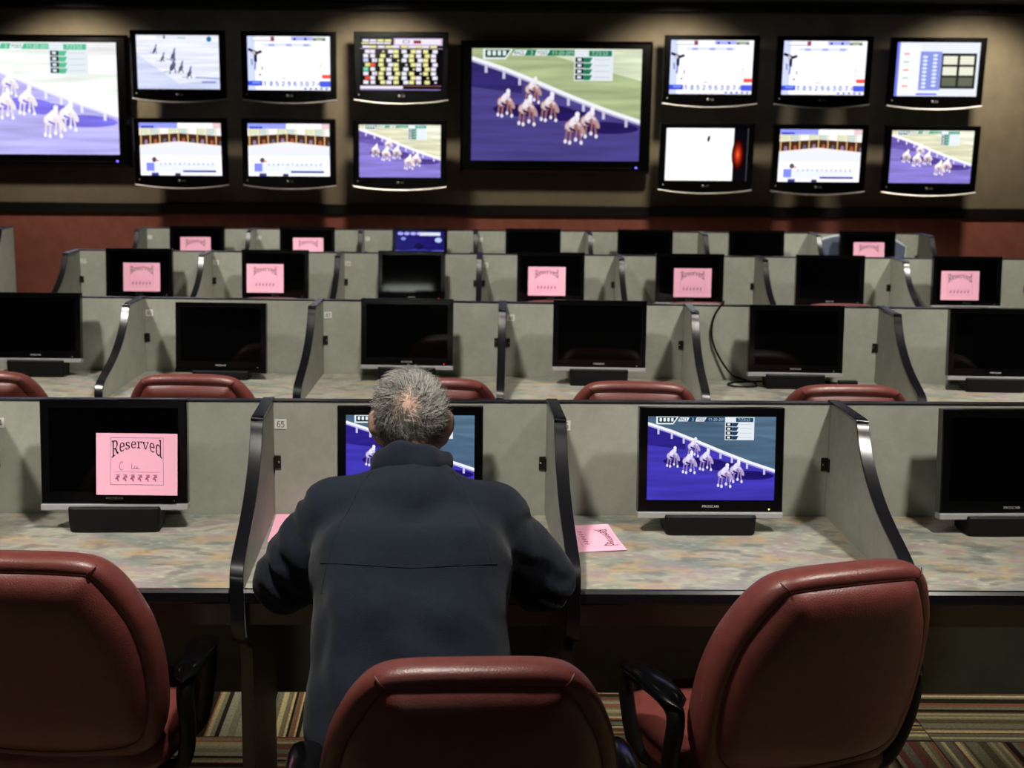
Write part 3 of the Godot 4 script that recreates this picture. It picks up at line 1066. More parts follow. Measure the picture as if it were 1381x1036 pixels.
func small_tv(at: Vector3, tilt: float, screen: Material, label: String, turn := 0.0) -> void:
	var o := thing("wall_television", label, "television", at, turn, "small televisions on the wall")
	var w := 0.715
	var hh := 0.262
	var sw := 0.622
	var b := Basis(Vector3.RIGHT, tilt)
	var outer := smile(w, -hh + 0.022, hh, 0.028)
	var inner := smile(sw, -hh + 0.092, hh - 0.036, 0.0)
	var s := begin()
	ring_prism(s, outer, inner, -0.05, 0.0, 0.006)
	done(s, "bezel", M.black_gloss, o).basis = b
	s = begin()
	prism(s, smile(w * 0.82, -hh * 0.72, hh * 0.8, 0.02), 0.05, func(u: float, v: float, q: float) -> Vector3: return Vector3(u, v, q - 0.072), 0.012)
	done(s, "rear_housing", M.black_matte, o).basis = b
	s = begin()
	var y0 := -hh + 0.092
	var y1 := hh - 0.036
	quad_uv(s, Vector3(-sw / 2, y0, -0.010), Vector3(sw / 2, y0, -0.010), Vector3(sw / 2, y1, -0.010), Vector3(-sw / 2, y1, -0.010))
	done(s, "screen", screen, o).basis = b
	# silver lip under the curved lower edge
	s = begin()
	var rings := []
	for k in 17:
		var u := -1.0 + k / 8.0
		var c := Vector3(u * (w / 2 + 0.001), -hh + 0.020 - 0.028 * (1.0 - u * u), 0.0)
		var ring := PackedVector3Array()
		for q: Vector2 in [Vector2(-0.035, -0.006), Vector2(0.001, -0.006), Vector2(0.006, 0.0), Vector2(0.001, 0.007), Vector2(-0.035, 0.004)]:
			ring.append(c + Vector3(0, q.y, q.x))
		rings.append(ring)
	loft(s, rings, true, false, true)
	done(s, "silver_lip", M.silver, o).basis = b
	s = begin()
	lathe(s, [Vector2(0, 0.0016), Vector2(0.0095, 0.0016), Vector2(0.0095, 0.0)], 14, Vector3(-0.016, -hh + 0.052, 0.0), Basis(Vector3.RIGHT, PI / 2))
	lettering(s, "LG", sans, 0.016, func(u: float, v: float) -> Vector3: return Vector3(0.016 + u, -hh + 0.045 + v, 0.0016))
	done(s, "badge", M.silver, o).basis = b
	s = begin()
	lathe(s, [Vector2(0, 0.0016), Vector2(0.006, 0.0016), Vector2(0.006, 0.0)], 10, Vector3(-w / 2 + 0.035, -hh + 0.060, 0.0), Basis(Vector3.RIGHT, PI / 2))
	done(s, "label_dot", M.silver, o).basis = b
	s = begin()
	box(s, Vector3(0, -0.02, -0.11), Vector3(0.2, 0.2, 0.025), 0.003)
	box(s, Vector3(0, -0.02, -0.17), Vector3(0.06, 0.08, 0.13), 0.003)
	box(s, Vector3(0, -0.02, -0.238), Vector3(0.12, 0.24, 0.022), 0.003)
	done(s, "wall_bracket", M.black_matte, o)

func large_tv(at: Vector3, screen: Material, label: String, turn := 0.0) -> void:
	var o := thing("large_television", label, "television", at, turn, "large televisions on the wall")
	var w := 1.47
	var h := 1.0
	var sw := 1.300
	var y1 := h / 2 - 0.058
	var y0 := y1 - 0.845
	var outer := PackedVector2Array([Vector2(-w / 2, -h / 2), Vector2(w / 2, -h / 2), Vector2(w / 2, h / 2), Vector2(-w / 2, h / 2)])
	var inner := PackedVector2Array([Vector2(-sw / 2, y0), Vector2(sw / 2, y0), Vector2(sw / 2, y1), Vector2(-sw / 2, y1)])
	var s := begin()
	ring_prism(s, outer, inner, -0.06, 0.0, 0.022)
	done(s, "bezel", M.black_gloss, o)
	s = begin()
	box(s, Vector3(0, 0, -0.055), Vector3(w * 0.94, h * 0.92, 0.07), 0.02)
	done(s, "rear_housing", M.black_matte, o)
	s = begin()
	quad_uv(s, Vector3(-sw / 2, y0, -0.010), Vector3(sw / 2, y0, -0.010), Vector3(sw / 2, y1, -0.010), Vector3(-sw / 2, y1, -0.010))
	done(s, "screen", screen, o)
	s = begin()
	box(s, Vector3(w / 2 - 0.105, y0 - 0.05, 0.001), Vector3(0.017, 0.012, 0.003), 0.001)
	done(s, "power_light", M.led_blue, o)
	s = begin()
	box(s, Vector3(0, y0 - 0.055, 0.002), Vector3(1.2, 0.004, 0.004), 0.001)
	done(s, "speaker_seam", M.black_matte, o)

func build_wall_screens() -> void:
	M.race = screen_material(race_picture(Color(0.30, 0.265, 0.54), Color(0.15, 0.10, 0.36), Color(0.68, 0.74, 0.55), Color(0.86, 0.90, 0.78), Color(0.97, 0.97, 1.0), Color(0.62, 0.42, 0.40), Color(0.95, 0.92, 0.95), Color(0.12, 0.48, 0.33), 1), 1.0)
	M.race_pale = screen_material(race_picture(Color(0.74, 0.72, 0.97), Color(0.50, 0.46, 0.92), Color(0.98, 1.0, 0.98), Color(1, 1, 1), Color(1, 1, 1), Color(0.93, 0.88, 0.9), Color(1, 1, 1), Color(0.35, 0.75, 0.58), 2), 1.05)
	M.race_mid = screen_material(race_picture(Color(0.53, 0.48, 0.80), Color(0.32, 0.25, 0.56), Color(0.86, 0.86, 0.74), Color(0.92, 0.92, 0.84), Color(1, 1, 1), Color(0.86, 0.76, 0.74), Color(1, 1, 1), Color(0.2, 0.58, 0.45), 3), 1.15)
	M.race_blue = screen_material(race_picture(Color(0.255, 0.22, 0.70), Color(0.12, 0.08, 0.42), Color(0.30, 0.40, 0.50), Color(0.33, 0.44, 0.53), Color(0.97, 0.97, 1.0), Color(0.58, 0.50, 0.72), Color(0.92, 0.90, 1.0), Color(0.10, 0.24, 0.36), 4), 1.0)
	M.info = screen_material(info_picture(), 1.15)
	M.gate = screen_material(gate_picture(), 1.3)
	M.odds = screen_material(odds_picture(), 1.0)
	M.snow = screen_material(snow_picture(), 1.05)
	M.flare = screen_material(flare_picture(), 1.15)
	M.chart = screen_material(chart_picture(), 1.05)
	M.lobby = screen_material(lobby_picture(), 1.0)
	var z := -7.05
	small_tv(Vector3(-2.03, 2.200, z), 0.05, M.snow, "small television showing dark horses racing on pale ground, upper row")
	small_tv(Vector3(-1.194, 2.197, z), 0.05, M.info, "small television showing white racing form page, above a yard picture, left of odds board")
	small_tv(Vector3(-0.346, 2.200, z), 0.05, M.odds, "small television showing yellow and white odds table on black")
	small_tv(Vector3(1.994, 2.190, z), 0.05, M.info, "small television with white racing form page above the glaring white screen", -0.01)
	small_tv(Vector3(2.845, 2.190, z), 0.05, M.info, "small television with white racing form page, second column right of big screen", -0.02)
	small_tv(Vector3(3.699, 2.185, z), 0.05, M.chart, "small television showing blue and white chart with dark boxes", -0.02)
	small_tv(Vector3(-2.03, 1.552, z), 0.05, M.gate, "small television showing stable yard, below the pale ground race")
	small_tv(Vector3(-1.203, 1.552, z), 0.05, M.gate, "small television showing stable yard, below the white form page left of odds board")
	small_tv(Vector3(-0.356, 1.549, z), 0.05, M.race_mid, "small television showing purple track race, below the odds table")
	small_tv(Vector3(1.985, 1.540, z), 0.05, M.flare, "small television with glaring white screen and red flare at its edge", -0.01)
	small_tv(Vector3(2.850, 1.536, z), 0.05, M.gate, "small television showing stable yard, beside the glaring white screen", -0.02)
	small_tv(Vector3(3.702, 1.533, z), 0.05, M.race_mid, "small television showing purple track race, below the blue chart", -0.02)
	large_tv(Vector3(0.84, 1.912, -7.2), M.race, "large television showing horses on purple track beside green turf")
	large_tv(Vector3(-3.18, 1.935, -7.2), M.race_pale, "large washed-out pale television at edge of frame, white horses on lilac track")

# ------------------------------------------------------------------ desk monitors
func monitor(r: int, x: float, z: float, turn: float, tilt: float, lift: float, screen: Material, bar: bool, led: String, label: String) -> void:
	var o := thing("desk_monitor", label, "monitor", row_point(r, x, DESK + 0.0005, z), -ROW_A[r] + turn, "monitors on the carrel desks")
	var w := 0.372
	var h := 0.285
	var y0 := 0.045 + lift
	var b := Basis(Vector3.RIGHT, -tilt)
	var at := Vector3(0, y0, 0.012)
	var sw := 0.328
	var s1 := h - 0.022
	var s0 := s1 - 0.216
	var outer := PackedVector2Array([Vector2(-w / 2, 0.016), Vector2(w / 2, 0.016), Vector2(w / 2, h), Vector2(-w / 2, h)])
	var inner := PackedVector2Array([Vector2(-sw / 2, s0), Vector2(sw / 2, s0), Vector2(sw / 2, s1), Vector2(-sw / 2, s1)])
	var s := begin()
	ring_prism(s, outer, inner, -0.034, 0.0, 0.003)
	var bezel := done(s, "bezel", M.black_gloss, o)
	bezel.transform = Transform3D(b, at)
	s = begin()
	box(s, Vector3(0, h * 0.52, -0.042), Vector3(w * 0.86, h * 0.78, 0.034), 0.014)
	done(s, "rear_housing", M.black_matte, o).transform = Transform3D(b, at)
	s = begin()
	quad_uv(s, Vector3(-sw / 2, s0, -0.004), Vector3(sw / 2, s0, -0.004), Vector3(sw / 2, s1, -0.004), Vector3(-sw / 2, s1, -0.004))
	done(s, "screen", screen, o).transform = Transform3D(b, at)
	s = begin()
	box(s, Vector3(0, 0.008, -0.014), Vector3(w + 0.003, 0.0165, 0.036), 0.002)
	done(s, "lower_bar", M.silver if bar else M.black_gloss, o).transform = Transform3D(b, at)
	s = begin()
	lettering(s, "PROSCAN", sans, 0.0062, func(u: float, v: float) -> Vector3: return Vector3(u, 0.028 + v, 0.0006), 0.042)
	done(s, "badge", M.white_print, o).transform = Transform3D(b, at)
	s = begin()
	box(s, Vector3(w / 2 - 0.035, 0.024, 0.0008), Vector3(0.004, 0.004, 0.002), 0.0005)
	done(s, "power_light", M[led] if led != "" else M.grey_print, o).transform = Transform3D(b, at)
	# stand: wedge-shaped foot and neck
	s = begin()
	var rings := []
	for k: Array in [[0.112, 0.050, 0.0], [0.115, 0.053, 0.004], [0.117, 0.053, y0 * 0.6], [0.118, 0.050, y0 + 0.006], [0.116, 0.046, y0 + 0.010]]:
		var ring := PackedVector3Array()
		for c in 28:
			var a := TAU * (c + 0.5) / 28
			var cx: float = signf(cos(a)) * pow(absf(cos(a)), 0.18) * k[0]
			var cz: float = signf(sin(a)) * pow(absf(sin(a)), 0.18) * k[1]
			ring.append(Vector3(cx, k[2], -0.022 - cz))
		rings.append(ring)
	loft(s, rings, true, false, true)
	done(s, "foot", M.black_matte, o)
	s = begin()
	box(s, Vector3(0, y0 + 0.05, -0.035), Vector3(0.09, 0.12, 0.03), 0.004)
	done(s, "neck", M.black_matte, o)

func build_monitors() -> void:
	var off: Material = M.dark_glass
	var t := 0.10
	monitor(0, -1.145, 0.155, 0.02, t, 0.01, off, true, "", "monitor in bay 64, dark screen half covered by a pink reserved card")
	monitor(0, -0.389, 0.16, 0.0, t, -0.004, M.race_blue, true, "led_green", "monitor showing the blue race behind the man's head, bay 65")
	monitor(0, 0.382, 0.16, 0.0, t, -0.004, M.race_blue, true, "led_green", "monitor in bay 66 showing the blue race, fully in view")
	monitor(0, 1.159, 0.16, 0.02, t, -0.004, off, true, "", "dark monitor cut by frame in front row, beside bay 66")
	monitor(1, -1.970, 0.16, 0.03, t, 0.014, off, true, "", "dark monitor with silver bar, cut by frame, next to bay 46")
	monitor(1, -1.206, 0.16, 0.0, t, -0.018, off, false, "", "dark monitor without silver bar, sitting low in bay 46")
	monitor(1, -0.447, 0.16, 0.0, 0.07, 0.008, off, true, "led_red", "dark monitor in bay 47 with a red power light above the man's head")
	monitor(1, 0.326, 0.16, 0.0, t, 0.012, off, true, "", "dark monitor with silver bar in bay 48, second row")
	monitor(1, 1.106, 0.16, 0.0, t, 0.003, off, true, "", "dark monitor beside the loose black cable, second row")
	monitor(1, 1.890, 0.16, 0.0, t, 0.0, off, true, "", "dark monitor past the cable bay, cut by frame, second row")
	var third := ["first", "second", "third", "fourth", "fifth", "sixth", "seventh"]
	for i in 7:
		var x: float = [-2.004, -1.243, -0.484, 0.285, 1.049, 1.816, 2.56][i]
		monitor(2, x, 0.16, [0.03, 0.02, 0.0, 0.0, 0.0, -0.02, 0.0][i], 0.113 if i == 2 else t, 0.006, off, i >= 4 and i != 5, "led_red" if i == 2 else "",
			"%s in third row, %s from the aisle end" % [["dark monitor with pink card", "dark monitor with pink card", "dark monitor reflecting pale slats", "dark monitor with pink card", "dark silver-barred monitor with pink card", "dark bare monitor", "dark silver-barred monitor with pink card"][i], third[i]])
	for i in 7:
		var x: float = [-1.982, -1.235, -0.474, 0.290, 1.045, 1.793, 2.538][i]
		monitor(3, x, 0.16, 0.0, t, 0.006, M.lobby if i == 2 else off, false, "",
			"%s in far row under the televisions, %s from its aisle end" % [["dark monitor with pink card", "dark monitor with pink card", "monitor lit blue", "dark bare monitor", "dark bare monitor", "dark bare monitor", "dark monitor with pink card"][i], third[i]])

# ------------------------------------------------------------------ chairs
func back_outline(n: int) -> PackedVector2Array:
	# half-outline of the backrest (x, y), mirrored; heights above the floor
	var half := [Vector2(0.0, 0.948), Vector2(0.07, 0.947), Vector2(0.125, 0.942), Vector2(0.158, 0.931), Vector2(0.181, 0.912), Vector2(0.203, 0.882), Vector2(0.226, 0.835), Vector2(0.243, 0.785), Vector2(0.255, 0.72), Vector2(0.259, 0.65), Vector2(0.257, 0.58), Vector2(0.245, 0.52), Vector2(0.22, 0.475), Vector2(0.17, 0.452), Vector2(0.09, 0.445), Vector2(0.0, 0.443)]
	return mirrored(half, n)

func seam_outline(n: int) -> PackedVector2Array:
	var half := [Vector2(0.0, 0.918), Vector2(0.06, 0.917), Vector2(0.11, 0.914), Vector2(0.143, 0.910), Vector2(0.158, 0.892), Vector2(0.176, 0.862), Vector2(0.197, 0.822), Vector2(0.214, 0.778), Vector2(0.226, 0.715), Vector2(0.230, 0.65), Vector2(0.227, 0.585), Vector2(0.216, 0.535), Vector2(0.195, 0.502), Vector2(0.15, 0.486), Vector2(0.08, 0.480), Vector2(0.0, 0.478)]
	return mirrored(half, n)

func mirrored(half: Array, n: int) -> PackedVector2Array:
	# counter-clockwise from +z: down the -x side, up the +x side
	var out := PackedVector2Array()
	var steps := n / 2
	for k in steps:
		var p := sample(half, float(k) / steps)
		out.append(Vector2(-p.x, p.y))
	for k in steps:
		var p := sample(half, 1.0 - float(k) / steps)
		out.append(Vector2(p.x, p.y))
	return out

func sample(pts: Array, t: float) -> Vector2:
	var u := t * (pts.size() - 1)
	var i := mini(int(u), pts.size() - 2)
	var f := u - i
	var a: Vector2 = pts[maxi(i - 1, 0)]
	var d: Vector2 = pts[mini(i + 2, pts.size() - 1)]
	return pts[i].cubic_interpolate(pts[i + 1], a, d, f)

func recline(p: Vector3) -> Vector3:
	# the back leans away from the sitter and is bowed round the spine
	var t := clampf((p.y - 0.44) / 0.5, -0.1, 1.1)
	return Vector3(p.x, p.y, p.z + 0.17 + 0.085 * t + 0.05 * t * t - 0.38 * p.x * p.x)

func chair(at: Vector3, turn: float, label: String) -> Node3D:
	# stands at the middle of its foot; the back is towards +z
	var o := thing("swivel_chair", label, "chair", at, turn, "oxblood leather chairs")
	var n := 64
	var outer := back_outline(n)
	var seam := seam_outline(n)
	var mid := Vector2(0, 0.70)
	var rings := []
	var add := func(f: Callable, z: float) -> void:
		var ring := PackedVector3Array()
		for i in n:
			var p: Vector2 = f.call(i)
			ring.append(recline(Vector3(p.x, p.y, z)))
		rings.append(ring)
	for q: Vector2 in [Vector2(0.0, -0.048), Vector2(0.35, -0.052), Vector2(0.65, -0.055), Vector2(0.84, -0.052), Vector2(0.93, -0.044), Vector2(0.975, -0.028), Vector2(0.995, -0.008)]:
		add.call(func(i: int) -> Vector2: return mid + (outer[i] - mid) * q.x, q.y)
	for q: Vector2 in [Vector2(0.0, 0.012), Vector2(0.06, 0.026), Vector2(0.22, 0.038), Vector2(0.45, 0.045), Vector2(0.70, 0.0485), Vector2(0.90, 0.0495), Vector2(0.98, 0.0488), Vector2(1.0, 0.0475)]:
		add.call(func(i: int) -> Vector2: return outer[i].lerp(seam[i], q.x), q.y)
	for q: Vector2 in [Vector2(0.995, 0.0478), Vector2(0.98, 0.0525), Vector2(0.955, 0.0595), Vector2(0.91, 0.069), Vector2(0.84, 0.077), Vector2(0.74, 0.0825), Vector2(0.6, 0.085), Vector2(0.3, 0.086), Vector2(0.0, 0.086)]:
		add.call(func(i: int) -> Vector2: return mid + (seam[i] - mid) * q.x, q.y)
	rings.reverse()
	var s := begin()
	var flip := []
	for ring: PackedVector3Array in rings:
		var r2 := PackedVector3Array(ring)
		flip.append(r2)
	flip.reverse()
	loft(s, flip)
	var back := done(s, "backrest", M.leather, o)
	s = begin()
	var path := []
	for i in n + 1:
		var p := seam[i % n]
		path.append(recline(Vector3(p.x, p.y, 0.0482)))
	tube(s, path, 0.0026, 6)
	done(s, "piping", M.piping, back)
	# short stitched darts from the seam corners to the outer edge
	for sx: float in [-1.0, 1.0]:
		s = begin()
		tube(s, smooth_path([recline(Vector3(sx * 0.143, 0.910, 0.049)), recline(Vector3(sx * 0.152, 0.921, 0.0505)), recline(Vector3(sx * 0.161, 0.930, 0.035))], 3), 0.0016, 5)
		done(s, "corner_stitch", M.piping, back)
	# seat cushion
	s = begin()
	var srings := []
	for q: Array in [[0.0, 0.405], [0.8, 0.405], [0.95, 0.412], [1.0, 0.435], [0.995, 0.465], [0.95, 0.487], [0.85, 0.496], [0.5, 0.497], [0.0, 0.492]]:
		var ring := PackedVector3Array()
		for c in 40:
			var a := -TAU * c / 40
			var x: float = signf(cos(a)) * pow(absf(cos(a)), 0.55) * 0.255
			var z: float = signf(sin(a)) * pow(absf(sin(a)), 0.55) * 0.245
			ring.append(Vector3(x * q[0], q[1], z * q[0] - 0.02))
		srings.append(ring)
	loft(s, srings)
	done(s, "seat", M.leather, o)
	s = begin()
	box(s, Vector3(0, 0.388, -0.01), Vector3(0.34, 0.03, 0.34), 0.01)
	box(s, Vector3(0, 0.42, 0.19), Vector3(0.10, 0.10, 0.02), 0.006)
	box(s, Vector3(0, 0.385, 0.15), Vector3(0.08, 0.02, 0.10), 0.005)
	done(s, "seat_plate", M.black_matte, o)
	# arms: looped black uprights with a padded top
	for sx: float in [-1.0, 1.0]:
		s = begin()
		var loop := smooth_path([Vector3(sx * 0.20, 0.395, 0.11), Vector3(sx * 0.265, 0.41, 0.12), Vector3(sx * 0.288, 0.50, 0.15), Vector3(sx * 0.29, 0.60, 0.17), Vector3(sx * 0.29, 0.626, 0.13), Vector3(sx * 0.29, 0.628, 0.02), Vector3(sx * 0.289, 0.61, -0.06), Vector3(sx * 0.285, 0.53, -0.06), Vector3(sx * 0.265, 0.43, -0.04), Vector3(sx * 0.20, 0.395, -0.03)], 5)
		tube(s, loop, 0.017, 8, 1.25)
		var arm := done(s, "armrest", M.black_matte, o)
		s = begin()
		var pad := []
		for k in 9:
			var u := -1.0 + k / 4.0
			var wd := 0.034 * pow(maxf(0.0, 1.0 - pow(absf(u), 3.5)), 0.5) + 0.001
			var ring := PackedVector3Array()
			for c in 12:
				var a := TAU * c / 12
				ring.append(Vector3(sx * 0.29 + cos(a) * wd, 0.643 + sin(a) * 0.014 * (wd / 0.035) - 0.012 * u * u, 0.06 + u * 0.135))
			pad.append(ring)
		pad.reverse()
		loft(s, pad, true, true, true)
		done(s, "arm_pad", M.black_gloss, arm)
	s = begin()
	lathe(s, [Vector2(0.0, 0.38), Vector2(0.024, 0.38), Vector2(0.024, 0.24), Vector2(0.034, 0.24), Vector2(0.034, 0.09), Vector2(0.05, 0.08), Vector2(0.05, 0.065), Vector2(0.0, 0.065)], 16)
	done(s, "gas_lift", M.black_matte, o)
	for k in 5:
		var d := Vector3(sin(TAU * k / 5 + 0.3), 0, cos(TAU * k / 5 + 0.3))
		s = begin()
		tube(s, [d * 0.03 + Vector3(0, 0.10, 0), d * 0.15 + Vector3(0, 0.092, 0), d * 0.29 + Vector3(0, 0.068, 0)], 0.024, 8, 1.2, 0.015)
		var leg := done(s, "base_leg", M.black_matte, o)
		s = begin()
		var ax := d.cross(Vector3.UP)
		for w: float in [-0.013, 0.013]:
			lathe(s, [Vector2(0, -0.008), Vector2(0.021, -0.008), Vector2(0.025, -0.005), Vector2(0.025, 0.005), Vector2(0.021, 0.008), Vector2(0, 0.008)], 14, d * 0.29 + Vector3(0, 0.026, 0) + ax * w, Basis(d, ax, d.cross(ax)))
		done(s, "caster", M.black_gloss, leg)
	return o

func build_chairs() -> void:
	var back := 0.305   # from the chair's middle to its back at the top
	var first := chair(Vector3(0.035, 0, 1.475 - back), 0.05, "oxblood leather chair the man in navy is sitting on")
	place_copy(first, Vector3(-0.83, 0, 0.93 - back), -0.06, "empty oxblood leather chair at bay 64, in front of the pink reserved card")
	place_copy(first, Vector3(0.70, 0, 0.985 - back), 0.32, "empty oxblood leather chair turned aside at bay 66, by the lit race monitor")
	var xs := [-1.87, -1.124, -0.299, 0.405, 1.095, 1.90]
	var where := ["cut by frame beside bay 46", "at the low monitor without a silver bar", "in bay 47, half hidden by the man's head", "in front of bay 48", "in front of the loose cable", "past the cable bay, cut by frame"]
	for i in 6:
		place_copy(first, row_point(1, xs[i] + [0.0, 0.0, 0.0, 0.0, 0.0, 0.0][i], 0, 1.05 - back), -ROW_A[1] + [0.03, 0.0, 0.05, -0.03, 0.03, 0.0][i], "oxblood leather chair in second row, %s" % where[i])
	var xs3 := [-1.12, 0.273, 0.965, 1.655]
	var w3 := ["under the second pink card", "under the middle pink card", "under the card on the silver-barred monitor", "under the bare monitor"]
	for i in 4:
		place_copy(first, row_point(2, xs3[i], 0.012, 1.05 - back), -ROW_A[2], "oxblood leather chair in third row, %s" % w3[i]).position.y = 0.0

# ------------------------------------------------------------------ the seated man
func capsule(p: Vector3, b: Array) -> float:
	var a: Vector3 = b[0]
	var ab: Vector3 = b[1] - a
	var t := clampf((p - a).dot(ab) / maxf(ab.length_squared(), 1e-9), 0.0, 1.0)
	return p.distance_to(a + ab * t) - lerpf(b[2], b[3], t)

func field(p: Vector3, bones: Array, k: float) -> float:
	var sum := 0.0
	for b: Array in bones:
		sum += exp(-k * capsule(p, b))
	return -log(maxf(sum, 1e-30)) / k

func net(s: SurfaceTool, bones: Array, cell: float, k: float, off: Vector3, push = null) -> void:
	# smooth union of tapered capsules, meshed as surface nets
	var pad := 0.05
	var lo := Vector3(1e9, 1e9, 1e9)
	var hi := -lo
	for b: Array in bones:
		var r: float = maxf(b[2], b[3]) + pad
		for e in 2:
			lo = lo.min(b[e] - Vector3(r, r, r))
			hi = hi.max(b[e] + Vector3(r, r, r))
	var nx := int((hi.x - lo.x) / cell) + 2
	var ny := int((hi.y - lo.y) / cell) + 2
	var nz := int((hi.z - lo.z) / cell) + 2
	var d := PackedFloat32Array()
	d.resize(nx * ny * nz)
	for b: Array in bones:
		var r: float = maxf(b[2], b[3]) + pad
		var l: Vector3 = ((b[0] as Vector3).min(b[1]) - Vector3(r, r, r) - lo) / cell
		var h: Vector3 = ((b[0] as Vector3).max(b[1]) + Vector3(r, r, r) - lo) / cell
		var a: Vector3 = b[0]
		var ab: Vector3 = b[1] - a
		var inv := 1.0 / maxf(ab.length_squared(), 1e-9)
		var ra: float = b[2]
		var rd: float = b[3] - b[2]
		for z in range(maxi(0, int(l.z)), mini(nz, int(h.z) + 1)):
			for y in range(maxi(0, int(l.y)), mini(ny, int(h.y) + 1)):
				var row := (z * ny + y) * nx
				for x in range(maxi(0, int(l.x)), mini(nx, int(h.x) + 1)):
					var p := lo + Vector3(x, y, z) * cell
					var t := clampf((p - a).dot(ab) * inv, 0.0, 1.0)
					d[row + x] += exp(-k * (p.distance_to(a + ab * t) - ra - rd * t))
	for i in d.size():
		if d[i] > 0.0:
			var v := -log(d[i]) / k
			if push != null and absf(v) < 0.045:
				var x := i % nx
				var y := (i / nx) % ny
				v += push.call(lo + Vector3(x, y, i / (nx * ny)) * cell)
			d[i] = v
		else:
			d[i] = 1.0
	var at := {}
	var sx := 1
	var sy := nx
	var sz := nx * ny
	var corner := [0, sx, sy, sx + sy, sz, sx + sz, sy + sz, sx + sy + sz]
	var edges := [[0, 1], [2, 3], [4, 5], [6, 7], [0, 2], [1, 3], [4, 6], [5, 7], [0, 4], [1, 5], [2, 6], [3, 7]]
	for z in nz - 1:
		for y in ny - 1:
			for x in nx - 1:
				var i := (z * ny + y) * nx + x
				var v0 := d[i]
				if absf(v0) > maxf(cell * 2.5, 0.045):
					continue
				var inside := 0
				for c in 8:
					if d[i + corner[c]] < 0.0:
						inside += 1
				if inside == 0 or inside == 8:
					continue
				var sum := Vector3.ZERO
				var n := 0
				for e: Array in edges:
					var a := d[i + corner[e[0]]]
					var b := d[i + corner[e[1]]]
					if (a < 0.0) != (b < 0.0):
						var t := a / (a - b)
						var pa := Vector3(e[0] & 1, (e[0] >> 1) & 1, e[0] >> 2)
						var pb := Vector3(e[1] & 1, (e[1] >> 1) & 1, e[1] >> 2)
						sum += pa.lerp(pb, t)
						n += 1
				at[i] = lo + (Vector3(x, y, z) + sum / n) * cell - off
	s.set_smooth_group(0)
	for i: int in at:
		var a := d[i]
		for axis in 3:
			var st: int = [sx, sy, sz][axis]
			var u: int = [sy, sz, sx][axis]
			var w: int = [sz, sx, sy][axis]
			var b := d[i + st]
			if (a < 0.0) == (b < 0.0):
				continue
			if not (at.has(i - u) and at.has(i - w) and at.has(i - u - w)):
				continue
			if a < 0.0:
				quad(s, at[i - u - w], at[i - w], at[i], at[i - u])
			else:
				quad(s, at[i - u - w], at[i - u], at[i], at[i - w])

const MAN := Vector3(-0.068, 0.0, 0.98)

